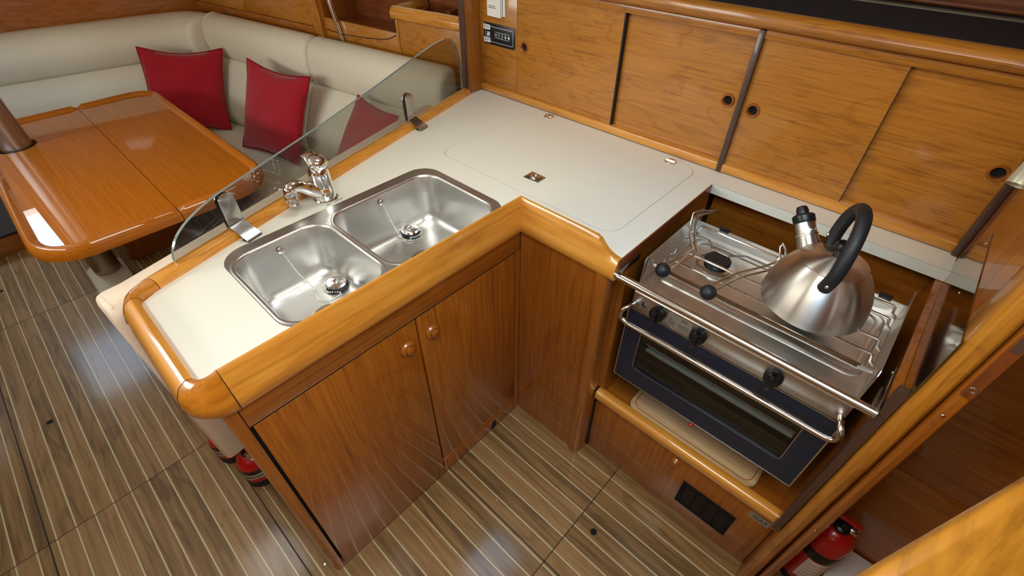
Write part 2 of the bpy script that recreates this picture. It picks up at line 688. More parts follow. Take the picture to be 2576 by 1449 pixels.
def wslab(g, s0, s1, o0, o1, z0, z1, raw=False):
    c = [W(s0, o0, 0), W(s1, o0, 0), W(s1, o1, 0), W(s0, o1, 0)]
    if not raw:
        z0, z1 = Z0 + SK * z0, Z0 + SK * z1
    g.prism([(q.x, q.y) for q in c], z0, z1)
    return g


ws = struct_empty('wall_hull_side')
wslab(G(), -0.46, 0.90, 0.040, 0.07, 0.0, ZT, True).obj('panel', 'mahog_x', ws, smooth=False)
wslab(G(), 0.90, 2.10, 0.30, 0.33, 0.0, ZT, True).obj('panel', 'mahog_x', ws, smooth=False)

# lockers above the settee back
lk = thing('settee_locker', 'long teak locker above the cream settee back, with flush doors and a square post', 'locker', tuple(W(0.2, 0.03, 0.88)))
wslab(G(), -0.42, 0.838, 0.022, 0.038, 0.86, 0.936).obj('bottom_rail', 'mahog_x', lk, bevel=0.001)
wslab(G(), -0.418, 0.205, 0.024, 0.038, 0.939, 1.30).obj('door', 'teak_x', lk, bevel=0.001)
wslab(G(), 0.207, 0.831, 0.024, 0.038, 0.939, 1.30).obj('door', 'teak_x', lk, bevel=0.001)
wslab(G(), 0.834, 0.905, 0.015, 0.09, 0.86, 1.45).obj('post', 'teak_z', lk, bevel=0.006)
wslab(G(), 0.905, 0.93, 0.03, 0.30, 0.80, 1.45).obj('side_panel', 'mahog_z', lk, bevel=0.002)
wslab(G(), -0.42, 0.838, 0.022, 0.06, 1.302, 1.40).obj('top_rail', 'mahog_x', lk, bevel=0.001)

# open shelf recess with a scooped front board, aft of those lockers
sh = thing('open_shelf', 'open shelf with scooped teak front board behind the settee, left of the wooden bin', 'shelf', tuple(W(1.2, 0.05, 0.80)))
brd = [(0.93, 0.80), (1.465, 0.80), (1.465, 0.985), (0.93, 0.992)]
g = G()
c = []
g.loft([[W(s_, o_, z_) for s_, z_ in brd] for o_ in (0.028, 0.044)])
g.obj('front_board', 'teak_x', sh, bevel=0.003)
lip = [W(0.935, 0.024, 0.935), W(1.05, 0.024, 0.930), W(1.2, 0.024, 0.934), W(1.32, 0.024, 0.943), W(1.40, 0.024, 0.955), W(1.455, 0.024, 0.978)]
G().tube(catmull(lip, 6), 0.0016, 6).obj('scribed_line', 'seam', sh)
wslab(G(), 0.93, 1.465, 0.044, 0.30, 0.955, 0.965).obj('shelf_floor', 'dim_x', sh)
wslab(G(), 0.93, 1.465, 0.26, 0.28, 0.965, 1.50).obj('back_panel', 'dim_x', sh)
# cream hull-lining bulge low at the top of the recess
g = G()
pl = []
for i in range(25):
    t = i / 24
    s_ = 1.02 + 0.86 * t
    z_ = 1.26 - 0.10 * math.sin(math.pi * t) ** 0.8
    pl.append((s_, z_))
pl += [(1.88, 1.6), (1.02, 1.6)]
g.loft([[W(s_, o_, z_) for s_, z_ in pl] for o_ in (0.20, 0.235)])
tag(g.obj('hull_lining', 'cream', bevel=0.006), 'cream moulded lining with a rounded lower edge above the open shelf', 'lining')

# wooden bin with a thick rounded top rail
bn = thing('wooden_bin', 'open teak bin with thick rounded top rail beside the galley partition', 'bin', tuple(W(1.7, 0.05, 0.80)))
wslab(G(), 1.478, 1.985, 0.026, 0.044, 0.80, 1.052).obj('front_panel', 'teak_x', bn, bevel=0.001)
wslab(G(), 1.466, 1.478, 0.020, 0.24, 0.80, 1.052).obj('corner_strip', 'teak_z', bn, bevel=0.002)
prof = [(0.0, 1.046), (0.026, 1.046), (0.040, 1.058), (0.042, 1.082), (0.030, 1.100), (0.012, 1.106), (0.0, 1.100)]
g = G()
g.loft([[W(s_, 0.048 - o_, z_) for o_, z_ in prof] for s_ in (1.452, 1.985)])
g.obj('top_rail', 'fiddle_x', bn, bevel=0.004)
g = G()
g.loft([[W(1.452 + o_, off, z_) for o_, z_ in prof] for off in (0.046, 0.24)])
g.obj('side_rail', 'teak_y', bn, bevel=0.004)
wslab(G(), 1.49, 1.985, 0.245, 0.26, 0.80, 1.12).obj('back_panel', 'dim_x', bn)
wslab(G(), 1.49, 1.985, 0.05, 0.24, 0.80, 0.82).obj('bin_floor', 'dim_x', bn)
wslab(G(), 1.76, 1.775, 0.06, 0.24, 0.82, 1.11).obj('divider', 'dim_z', bn)

# bright steel grab pole standing behind the settee
pole = [W(1.065, 0.016, 0.86), W(1.018, 0.016, 1.08), W(0.84, 0.016, 1.9)]
tag(G().tube([tuple(p) for p in pole], 0.011, 14).obj('grab_pole', 'chrome'), 'thin polished steel grab pole rising behind the settee back', 'pole')

# galley partition post
pt = G()
pt.box(-0.752, -0.7235, 0.487, 1.10, 0.0, ZT)
struct(pt.obj('wall_partition', 'mahog_z', bevel=0.002))
struct(G().box(-0.753, -0.7225, 0.4845, 0.4872, 0.0, ZT).obj('trim_5', 'wenge', smooth=False))

# galley hull side and aft bulkhead
struct(G().box(-0.7235, XB, 0.62, 0.65, 0.0, 1.28).obj('wall_galley_back', 'dim_x', smooth=False))
ba = struct_empty('wall_aft_bulkhead')
G().box(XB, 0.922, 0.055, 1.15, 0.0, ZT).obj('panel', 'cab_z', ba, bevel=0.001)
nose = [(XB, 0.056), (XB, 0.010), (XB + 0.004, 0.000), (0.902, -0.006), (0.915, -0.004), (0.9215, 0.006), (0.922, 0.062)]
G().prism(nose, 0.0, ZT).obj('edge_post', 'teak_z', ba, bevel=0.002)
jamb = [(0.923, 0.010), (0.925, 0.000), (0.932, -0.004), (0.944, -0.002), (0.948, 0.008), (0.948, 0.12), (0.923, 0.12)]
G().prism(jamb, 0.0, ZT).obj('door_jamb', 'cab_z', ba, bevel=0.002)

# ------------------------------------------------------------------ galley lockers on the hull side
gl = thing('galley_locker', 'long varnished teak locker with four sliding doors behind the white worktop', 'locker', (0.0, 0.58, 0.914))
G().box(-0.7235, XB - 0.014, 0.555, 0.60, 0.9155, 0.9405).obj('bottom_rail', 'fiddle_x', gl, bevel=0.003)
G().box(-0.7235, XB, 0.5635, 0.60, 0.9125, 0.9156).obj('rubber_strip', 'seam', gl, smooth=False)
G().box(-0.7235, XB - 0.014, 0.558, 0.60, 1.2765, 1.297).obj('upper_rail', 'teak_x', gl, bevel=0.002)
G().box(-0.7235, -0.5365, 0.565, 0.58, 0.9405, 1.2765).obj('fixed_panel', 'teak_x', gl, bevel=0.0006)


def ring(px, pz, y, parent, r0=0.0125, r1=0.020):
    M = Matrix.Translation((px, y, pz)) @ Matrix.Rotation(math.radians(90), 4, 'X')
    prof = [(r0, -0.010), (r0, 0.002), (r0 + 0.002, 0.0042), (r0 + 0.0045, 0.0045), (r1 - 0.001, 0.002), (r1, -0.001)]
    n = 32
    gg = G()
    gg.loft([[(r * math.cos(2 * math.pi * i / n), r * math.sin(2 * math.pi * i / n), z) for i in range(n)] for r, z in prof], False, False, M=M)
    o = gg.obj('ring_pull', 'cab_x', parent)
    g2 = G()
    g2.lathe([(0.0, -0.0125), (r0, -0.0125), (r0 + 0.0006, -0.010)], 24, M=M)
    g2.obj('hole', 'dark_void', parent)
    return o


def sdoor(x0, x1, y, hx, hz, label=None):
    d = G()
    d.prism([(x0, 0.9405), (x1, 0.9405), (x1, 1.2765), (x0, 1.2765)], y, y + 0.011, axis='y', holes=[circle(hx, hz, 0.0128, 20)[::-1]])
    o = d.obj('sliding_door', 'teak_x', gl, bevel=0.0)
    ring(hx, hz, y, o)
    return o


sdoor(-0.535, -0.106, 0.5655, -0.500, 1.110)
sdoor(-0.125, 0.284, 0.580, 0.250, 1.108)
sdoor(0.298, 0.611, 0.5655, 0.327, 1.104)
sdoor(0.590, 0.868, 0.580, 0.852, 1.106)
G().box(-0.1065, -0.1015, 0.5640, 0.579, 0.9405, 1.2765).obj('door_edge', 'seam', gl, smooth=False)
G().box(0.6112, 0.6130, 0.5665, 0.579, 0.9405, 1.2765).obj('door_edge', 'wenge', gl, smooth=False)
G().box(0.2835, 0.2985, 0.553, 0.60, 0.9155, 1.2965).obj('divider', 'wenge', gl, bevel=0.001)
G().box(XB - 0.015, XB - 0.001, 0.545, 0.60, 0.9155, 1.297).obj('corner_strip', 'wenge', gl, bevel=0.001)
G().box(0.868, XB - 0.013, 0.575, 0.60, 0.9405, 1.2765).obj('end_stile', 'teak_z', gl)
prof = [(0.572, 1.298), (0.552, 1.299), (0.538, 1.303), (0.528, 1.311), (0.525, 1.320), (0.529, 1.330), (0.538, 1.3365), (0.550, 1.339), (0.562, 1.338), (0.570, 1.332), (0.572, 1.322)]
g = G()
g.loft([[(x, y, z) for y, z in prof] for x in (-0.7235, XB - 0.001)])
g.obj('top_nosing', 'teak_x', gl)
G().box(-0.7235, XB, 0.572, 1.07, 1.300, 1.318).obj('shelf', 'dark_liner', gl, smooth=False)
G().box(-0.7235, XB, 0.93, 0.955, 1.318, 1.323).obj('shelf_divider', 'strip_grey', gl, bevel=0.004)
G().box(-0.7235, XB, 1.01, 1.03, 1.318, 1.330).obj('shelf_ledge', 'dim_x', gl, bevel=0.01)
G().box(-0.7235, XB, 1.06, 1.09, 1.318, ZT).obj('back_board', 'dim_x', gl, smooth=False)

# tank gauge panel
gp = thing('gauge_panel', 'small black tank gauge panel with white outlines on the locker beside the partition', 'panel', (-0.624, 0.565, 1.09))
G().box(-0.704, -0.544, 0.5625, 0.5655, 1.090, 1.163).obj('plate', 'panel_black', gp, bevel=0.0012)
YP = 0.5622


def wire_rect(x0, x1, z0, z1, r, w, name):
    a = rr(x0, x1, z0, z1, r, 4)
    b = rr(x0 + w, x1 - w, z0 + w, z1 - w, max(r - w, 0.0005), 4)
    gg = G()
    n = len(a)
    gg.loft([[(p[0], YP, p[1]) for p in a], [(p[0], YP, p[1]) for p in b]], False, False)
    return gg.obj(name, 'print_white', gp, smooth=False)


wire_rect(-0.694, -0.553, 1.100, 1.152, 0.005, 0.0013, 'outline')
for z0, txt in ((1.1395, 'TANK AVANT\nFRONT TANK'), (1.0965, 'TANK CENTRAL\nMAIN TANK')):
    G().prism(rr(-0.7035, -0.668, z0, z0 + 0.0165, 0.003, 3), 0.5612, YP + 0.0002, axis='y').obj('sticker', 'print_white', gp, smooth=False)
    text_mesh('sticker_text', txt, 0.0046, face_my(-0.7015, 0.5611, z0 + 0.0098), 'ink', gp)
G().prism(rr(-0.686, -0.671, 1.1165, 1.1325, 0.003, 3), 0.5618, YP + 0.0002, axis='y').obj('switch', 'print_white', gp, smooth=False)
G().box(-0.6835, -0.6785, 0.5612, 0.5618, 1.127, 1.1305).obj('switch_mark', 'panel_black', gp, smooth=False)
G().box(-0.6795, -0.6735, 0.5612, 0.5618, 1.118, 1.121).obj('switch_mark', 'panel_black', gp, smooth=False)
for z0 in (1.1165, 1.1360):
    G().box(-0.645, -0.572, YP - 0.0003, YP, z0, z0 + 0.0010).obj('scale_line', 'print_white', gp, smooth=False)
wire_rect(-0.645, -0.633, 1.1225, 1.1305, 0.001, 0.001, 'symbol')
G().box(-0.642, -0.636, YP - 0.0003, YP, 1.126, 1.127).obj('symbol_bar', 'print_white', gp, smooth=False)
for i in range(4):
    cx = -0.6235 + 0.0165 * i
    zc = 1.1265
    ou = circle(cx, zc, 0.0046, 20)
    ii = circle(cx, zc, 0.0037, 20)
    gg = G()
    gg.loft([[(p[0], YP, p[1]) for p in ou], [(p[0], YP, p[1]) for p in ii]], False, False)
    gg.obj('level_ring', 'print_white', gp, smooth=False)
    if i:
        a0 = math.pi * (0.5 - i * 0.30)
        arc = [(cx + 0.0038 * math.cos(math.pi + a0 + (math.pi - 2 * a0) * k / 14), zc + 0.0038 * math.sin(math.pi + a0 + (math.pi - 2 * a0) * k / 14)) for k in range(15)]
        G().prism(arc, YP - 0.0004, YP, axis='y').obj('level_fill', 'print_white', gp, smooth=False)
    G().box(cx - 0.0005, cx + 0.0005, YP - 0.0003, YP, zc + 0.0046, 1.1362).obj('level_tick', 'print_white', gp, smooth=False)
    G().box(cx - 0.0005, cx + 0.0005, YP - 0.0003, YP, 1.1167, zc - 0.0046).obj('level_tick', 'print_white', gp, smooth=False)
for sx_, sz_ in ((-0.700, 1.1585), (-0.548, 1.1585), (-0.700, 1.0945), (-0.548, 1.0945)):
    G().lathe([(0.0, 0.0012), (0.0022, 0.0010), (0.0028, 0.0)], 12, M=Matrix.Translation((sx_, 0.5625, sz_)) @ Matrix.Rotation(math.radians(90), 4, 'X')).obj('screw', 'polish', gp)

# pale leaflets pinned above the gauge
lf = thing('leaflet', 'white folded leaflet with small print hanging above the gauge panel', 'leaflet', (-0.63, 0.56, 1.19))
G().box(-0.668, -0.602, 0.549, 0.551, 1.189, 1.29).obj('cover', 'paper', lf, smooth=False)
G().box(-0.664, -0.599, 0.5525, 0.5545, 1.1905, 1.29).obj('page', 'paper', lf, smooth=False)
G().box(-0.660, -0.590, 0.559, 0.5645, 1.1925, 1.29).obj('page', 'paper', lf, smooth=False)
for zz, a, b_ in ((1.221, -0.660, -0.626), (1.2155, -0.660, -0.634)):
    x = a
    while x < b_:
        wv = random.uniform(0.0016, 0.0026)
        G().box(x, x + wv, 0.5486, 0.549, zz, zz + 0.0026).obj('print_mark', 'ink', lf, smooth=False)
        x += wv + 0.0012
G().box(-0.632, -0.625, 0.5486, 0.549, 1.2150, 1.2185).obj('print_mark', 'orange_ink', lf, smooth=False)

# ------------------------------------------------------------------ worktop
ct = thing('worktop', 'white laminate L-shaped worktop edged with golden wooden fiddle rails', 'worktop', (-0.1, -0.1, 0.88))
sink_hole = rr(-0.372, -0.034, -0.630, -0.020, 0.05)
LID = (-0.418, 0.243, 0.070, 0.530)
lid_hole = rr(LID[0] - 0.001, LID[1] + 0.001, LID[2] - 0.001, LID[3] + 0.001, 0.046, 8)
outer = [(-0.030, -0.808), (-0.006, -0.79), (0.0, -0.770), (0.0, 0.0), (0.311, 0.0), (0.311, 0.478), (XB - 0.001, 0.474), (XB - 0.001, 0.566), (-0.722, 0.566), (-0.722, 0.476), (-0.362, -0.775), (-0.345, -0.808)]
G().prism(outer, 0.884, ZC, holes=[sink_hole[::-1], lid_hole[::-1]]).obj('top', 'laminate', ct, smooth=False)
G().prism([(0.3115, 0.4795), (XB - 0.001, 0.4755), (XB - 0.001, 0.4763), (0.3115, 0.4803)], ZC - 0.002, ZC + 0.0002).obj('joint_line', 'wenge', ct, smooth=False)
G().box(0.3112, 0.3142, 0.0, 0.476, 0.884, ZC - 0.001).obj('edge_strip', 'dim_y', ct, smooth=False)

PF = [(0, 0.895), (0, 0.945), (0.003, 0.951), (0.009, 0.951), (0.014, 0.942), (0.018, 0.908), (0.025, 0.889), (0.028, 0.869), (0.022, 0.854), (0, 0.852)]
PE = [(0, 0.895), (0.001, 0.922), (0.006, 0.932), (0.016, 0.936), (0.030, 0.928), (0.041, 0.908), (0.046, 0.886), (0.043, 0.864), (0.032, 0.853), (0, 0.852)]
PB = [(0, 0.895), (0, 0.924), (0.004, 0.931), (0.014, 0.934), (0.024, 0.934), (0.034, 0.931), (0.037, 0.924), (0.037, 0.880), (0.034, 0.868), (0, 0.866)]
XI = -0.010
# rail along the sink front, mitred at the inside corner
g = G()
lp = sweep([(XI, -0.7764), (XI, 0.010)], PF)
for i, (o_, z_) in enumerate(PF):
    lp[-1][i] = (XI + o_, 0.010 - o_, z_)
g.loft(lp)
g.obj('fiddle_rail', 'fiddle_y', ct)
def rail_joint(p0, p1, prof):
    pr2 = [(o_ * 1.012 if o_ > 0 else -0.0002, z_ + (0.0003 if z_ > 0.88 else -0.0003)) for o_, z_ in prof]
    G().loft(sweep([p0, p1], pr2)).obj('rail_joint', 'wenge', ct, smooth=False)


rail_joint((XI, -0.7775), (XI, -0.7762), PF)
rail_joint((-0.0400, -0.806), (-0.0390, -0.806), PE)
rail_joint((-0.3392, -0.806), (-0.3382, -0.806), PE)
# rail along the icebox front, scooped away at its aft end
xs = [XI, 0.20, 0.245, 0.252, 0.262, 0.272, 0.282, 0.295, 0.312]
zm = [0.96, 0.96, 0.952, 0.946, 0.934, 0.925, 0.919, 0.914, 0.912]
g = G()
lp = sweep([(x, 0.010) for x in xs], PF, 1.0, zmax=zm)
for i, (o_, z_) in enumerate(PF):
    lp[0][i] = (XI + o_, 0.010 - o_, z_)
g.loft(lp)
g.obj('fiddle_rail', 'fiddle_x', ct)
# end rail with its two rounded corner blocks
g = G()
g.loft(sweep([(-0.338, -0.806), (-0.040, -0.806)], PE))
g.obj('end_rail', 'fiddle_x', ct)
arc = [(-0.0395 + 0.0290 * math.sin(math.radians(a)), -0.777 - 0.029 * math.cos(math.radians(a))) for a in range(0, 91, 6)]
g = G()
g.loft(sweep(arc, PE, 1.0, prof2=PF))
g.obj('corner_block', 'block_y', ct)
arc = [(-0.339 - 0.019 * math.sin(math.radians(a)), -0.787 - 0.019 * math.cos(math.radians(a))) for a in range(90, -1, -6)]
arc = [(-0.3635, -0.768)] + arc
g = G()
g.loft(sweep(arc, PB, 1.0, prof2=PE))
g.obj('corner_block', 'block_y', ct)
g = G()
g.loft(sweep([(-0.7135, 0.484), (-0.3648, -0.7665)], PB))
g.obj('back_rail', 'fiddle_y', ct)
lb = G().prism(rr(-0.409, -0.394, -0.345, -0.288, 0.002, 2), ZC, ZC + 0.0004).obj('sticker', 'print_white', ct, smooth=False)
for i, xx in enumerate((-0.4045, -0.3995)):
    y = -0.341
    while y < -0.296:
        wv = random.uniform(0.002, 0.005)
        G().box(xx, xx + 0.0018, y, y + wv, ZC + 0.0004, ZC + 0.0006).obj('print_mark', 'ink', lb, smooth=False)
        y += wv + 0.0012

# ------------------------------------------------------------------ icebox lid
il = thing('icebox_hatch', 'flush white icebox hatch with rounded corners, two hinges and a ring latch', 'hatch', (-0.09, 0.30, 0.89))
G().prism(rr(LID[0] + 0.0005, LID[1] - 0.0005, LID[2] + 0.0005, LID[3] - 0.0005, 0.045, 8), 0.886, ZC + 0.0003).obj('panel', 'laminate', il, smooth=False)
for hx, hy in ((-0.344, 0.530), (0.155, 0.520)):
    g = G()
    g.prism([(hx + 0.020 * math.cos(a) * 1.0, hy + 0.020 * math.sin(a) * 0.92) for a in [2 * math.pi * i / 28 for i in range(28)]], ZC + 0.0003, ZC + 0.0022)
    h = g.obj('hinge', 'chrome', il, bevel=0.0008)
    G().tube([(hx - 0.0145, hy, ZC + 0.0035), (hx + 0.0145, hy, ZC + 0.0035)], 0.0032, 10).obj('pin', 'chrome', h)
    for dy in (-0.011, 0.011):
        G().sphere((hx, hy + dy, ZC + 0.0022), 0.003, 10, 6, (1, 1, 0.4)).obj('screw', 'polish', h)
lx, ly = -0.088, 0.157
lt = G().prism(rr(lx - 0.027, lx + 0.027, ly - 0.021, ly + 0.021, 0.002, 2), ZC + 0.0003, ZC + 0.0022).obj('latch', 'polish', il, bevel=0.0007)
G().lathe([(0.0, -0.001), (0.009, -0.001), (0.013, 0.0005), (0.0145, 0.0015), (0.013, 0.0026), (0.0105, 0.0018), (0.0105, 0.0005), (0, 0.0005)], 28, (lx, ly, ZC + 0.002)).obj('latch_cup', 'chrome', lt)
G().tube([(lx + 0.0085 * math.cos(a), ly + 0.0085 * math.sin(a), ZC + 0.0045) for a in [2 * math.pi * i / 24 for i in range(24)]], 0.0016, 8, closed=True).obj('latch_ring', 'chrome', lt)
for sx_ in (-0.022, 0.022):
    for sy_ in (-0.016, 0.016):
        G().sphere((lx + sx_, ly + sy_, ZC + 0.0022), 0.0022, 8, 5, (1, 1, 0.4)).obj('screw', 'chrome', lt)

# ------------------------------------------------------------------ double sink
sk = thing('double_sink', 'brushed steel double-bowl sink set into the worktop', 'sink', (-0.2, -0.32, 0.75))
B1 = (-0.350, -0.040, -0.633, -0.389)
B2 = (-0.348, -0.040, -0.376, -0.036)
rim_out = rr(-0.386, -0.026, -0.642, -0.012, 0.062, 8)
G().prism(rim_out, ZC + 0.0001, ZC + 0.0014, holes=[rr(*B1, 0.055, 8)[::-1], rr(*B2, 0.055, 8)[::-1]]).obj('rim', 'sink_steel', sk, smooth=False)
for bi, Bn in enumerate((B1, B2)):
    steps = [(-0.007, 0.0014), (-0.005, 0.0022), (-0.002, 0.0025), (0.001, 0.0016), (0.003, -0.004), (0.006, -0.06), (0.010, -0.115), (0.014, -0.130), (0.022, -0.141), (0.034, -0.147), (0.055, -0.149)]
    loops = []
    for ins, dz in steps:
        r = max(0.012, 0.055 - ins * 0.55)
        loops.append([(p[0], p[1], ZC + dz) for p in rr(Bn[0] + ins, Bn[1] - ins, Bn[2] + ins, Bn[3] - ins, r, 8)])
    g = G()
    g.loft(loops, cap0=False)
    bo = g.obj('bowl', 'sink_steel', sk, angle=60)
    dx, dy = -0.186, (Bn[2] + Bn[3]) / 2 + 0.004
    zb = ZC - 0.149
    d = G().lathe([(0.0, 0.0006), (0.026, 0.0006), (0.031, 0.0020), (0.038, 0.0024), (0.041, 0.0)], 32, (dx, dy, zb)).obj('drain', 'polish', bo)
    hm = []
    for i in range(12):
        a = 2 * math.pi * i / 12
        G().box(-0.0015, 0.0015, 0.010, 0.021, 0.0004, 0.0010, Matrix.Translation((dx, dy, zb)) @ Matrix.Rotation(a, 4, 'Z')).obj('drain_slot', 'dark_void', bo, smooth=False)


def bead_chain(pts, r=0.0026, step=0.0062):
    pts = [Vector(p) for p in pts]
    g = G()
    acc = 0.0
    for a, b in zip(pts, pts[1:]):
        L = (b - a).length
        while acc < L:
            p = a.lerp(b, acc / L)
            g.sphere(tuple(p), r, 7, 5)
            acc += step
        acc -= L
    g.tube([tuple(p) for p in pts], 0.0007, 5)
    return g


def plug(label, anchor, pos, chain):
    z0 = ZC - 0.149
    t = thing('sink_plug', label, 'plug', (pos[0], pos[1], z0), 'bath plugs on bead chains in the sinks')
    c = (pos[0], pos[1], z0)
    G().lathe([(0.0, 0.0), (0.024, 0.0), (0.0285, 0.004), (0.0285, 0.011), (0.026, 0.013), (0, 0.013)], 28, c).obj('rubber_seal', 'black_rubber', t)
    G().lathe([(0.0255, 0.012), (0.0268, 0.014), (0.0235, 0.0185), (0.013, 0.021), (0.007, 0.0215), (0.0068, 0.028), (0.003, 0.0295), (0, 0.0295)], 28, c).obj('cap', 'chrome', t)
    G().lathe([(0.0, 0.0), (0.0085, 0.0), (0.008, 0.004), (0.004, 0.006), (0.0035, 0.010), (0, 0.011)], 16, M=Matrix.Translation(anchor) @ Matrix.Rotation(math.radians(90), 4, 'Y')).obj('anchor', 'polish', t)
    bead_chain(catmull(chain, 8)).obj('bead_chain', 'polish', t)
    return t


z0 = ZC - 0.149
plug('dark rubber sink plug on a bead chain in the near bowl', (-0.342, -0.512, 0.886), (-0.262, -0.436),
     [(-0.334, -0.512, 0.884), (-0.328, -0.508, 0.86), (-0.320, -0.500, 0.82), (-0.306, -0.488, 0.782), (-0.285, -0.486, z0 + 0.004), (-0.255, -0.496, z0 + 0.003), (-0.232, -0.488, z0 + 0.003), (-0.226, -0.462, z0 + 0.003),
      (-0.230, -0.444, z0 + 0.004), (-0.240, -0.452, z0 + 0.006), (-0.252, -0.464, z0 + 0.006), (-0.268, -0.468, z0 + 0.004), (-0.282, -0.466, z0 + 0.004), (-0.278, -0.456, z0 + 0.012), (-0.262, -0.436, z0 + 0.028)])
plug('dark rubber sink plug on a bead chain in the far bowl', (-0.340, -0.212, 0.888), (-0.312, -0.152),
     [(-0.332, -0.212, 0.886), (-0.330, -0.208, 0.86), (-0.325, -0.200, 0.82), (-0.318, -0.192, 0.785), (-0.306, -0.187, z0 + 0.004), (-0.290, -0.184, z0 + 0.004), (-0.280, -0.176, z0 + 0.004), (-0.290, -0.170, z0 + 0.006),
      (-0.284, -0.160, z0 + 0.005), (-0.282, -0.140, z0 + 0.006), (-0.288, -0.128, z0 + 0.008), (-0.298, -0.138, z0 + 0.018), (-0.312, -0.152, z0 + 0.028)])

# ------------------------------------------------------------------ mixer tap
fa = thing('mixer_tap', 'chrome single-lever mixer tap behind the sinks', 'tap', (-0.430, -0.324, ZC))
fc = (-0.430, -0.324, ZC)
G().lathe([(0.0, 0), (0.0325, 0), (0.0325, 0.006), (0.0295, 0.009), (0, 0.009)], 36, fc).obj('base_ring', 'chrome', fa)
G().lathe([(0.0285, 0.009), (0.0282, 0.035), (0.0272, 0.037), (0.0268, 0.080), (0.0272, 0.082), (0.0262, 0.086), (0.0245, 0.092), (0, 0.092)], 36, fc).obj('body', 'chrome', fa)
M = Matrix.Translation((fc[0], fc[1], ZC + 0.094)) @ Matrix.Rotation(math.radians(-14), 4, Vector((0.5, -0.85, 0)))
G().lathe([(0.018, -0.004), (0.0225, 0.004), (0.0255, 0.016), (0.0262, 0.022), (0.022, 0.0295), (0.013, 0.0345), (0, 0.036)], 36, M=M).obj('lever_cap', 'chrome', fa)
lev = catmull([(fc[0] + 0.010, fc[1] - 0.004, ZC + 0.112), (fc[0] - 0.008, fc[1] - 0.004, ZC + 0.122), (fc[0] - 0.024, fc[1] - 0.005, ZC + 0.126), (fc[0] - 0.038, fc[1] - 0.006, ZC + 0.125)], 5)
loops = []
for i, p in enumerate(lev):
    t = i / (len(lev) - 1)
    wd = 0.024 - 0.008 * t
    th = 0.009 - 0.005 * t
    sd = Vector((0.28, -0.96, 0))
    loops.append([p + sd * wd * math.cos(a) + Vector((0, 0, th)) * math.sin(a) for a in [2 * math.pi * q / 14 for q in range(14)]])
G().loft(loops).obj('lever', 'chrome', fa)
sp = catmull([(fc[0] + 0.006, fc[1] - 0.010, ZC + 0.026), (fc[0] + 0.006, fc[1] - 0.040, ZC + 0.050), (fc[0] + 0.006, fc[1] - 0.062, ZC + 0.068), (fc[0] + 0.006, fc[1] - 0.080, ZC + 0.074), (fc[0] + 0.006, fc[1] - 0.089, ZC + 0.066), (fc[0] + 0.006, fc[1] - 0.090, ZC + 0.050)], 6)
G().tube(sp, [0.0165] * 8 + [0.0155] * 12 + [0.0165] * (len(sp) - 20), 20).obj('spout', 'chrome', fa)
G().lathe([(0.0172, 0.030), (0.0172, 0.055), (0.0160, 0.057), (0, 0.057)], 28, (fc[0] + 0.006, fc[1] - 0.0903, ZC)).obj('aerator', 'polish', fa)

# ------------------------------------------------------------------ glass splash screen
GA = Vector((-0.401, -0.715, 0))
gu = Vector((-0.2736, 0.9618, 0)).normalized()
gn = Vector((gu.y, -gu.x, 0))         # toward the galley


def GP(s_, off, z_):
    p = GA + gu * s_ + gn * off
    return Vector((p.x, p.y, z_))


gs = thing('glass_screen', 'smoked glass splash screen with sloping top between the sinks and the settee', 'screen', tuple(GP(0.6, 0, 0.933)))
edge = catmull([(0.0, 0.936), (0.003, 0.950), (0.014, 0.970), (0.036, 0.991), (0.078, 1.011), (0.15, 1.028), (0.27, 1.040), (0.49, 1.062), (0.75, 1.093), (0.99, 1.127), (1.09, 1.137), (1.15, 1.134), (1.188, 1.112), (1.212, 1.072), (1.223, 1.02), (1.226, 0.936)], 5)
ed = [(p[0], p[1]) for p in [Vector((a[0], a[1], 0)) for a in edge]]
TH = 0.0042
g = G()
n = len(ed)
vs = [GP(a, TH, b) for a, b in ed] + [GP(a, -TH, b) for a, b in ed]
g.add(vs, [tuple(range(n)), tuple(range(2 * n - 1, n - 1, -1))])
g.obj('pane', 'screen_glass', gs, smooth=False)
g = G()
e2 = [(a, b) for a, b in ed]
g.loft([[GP(a, TH, b) for a, b in e2] + [], [GP(a, -TH, b) for a, b in e2]], False, False, closed=False)
g.obj('polished_edge', 'glass_edge', gs, smooth=False)
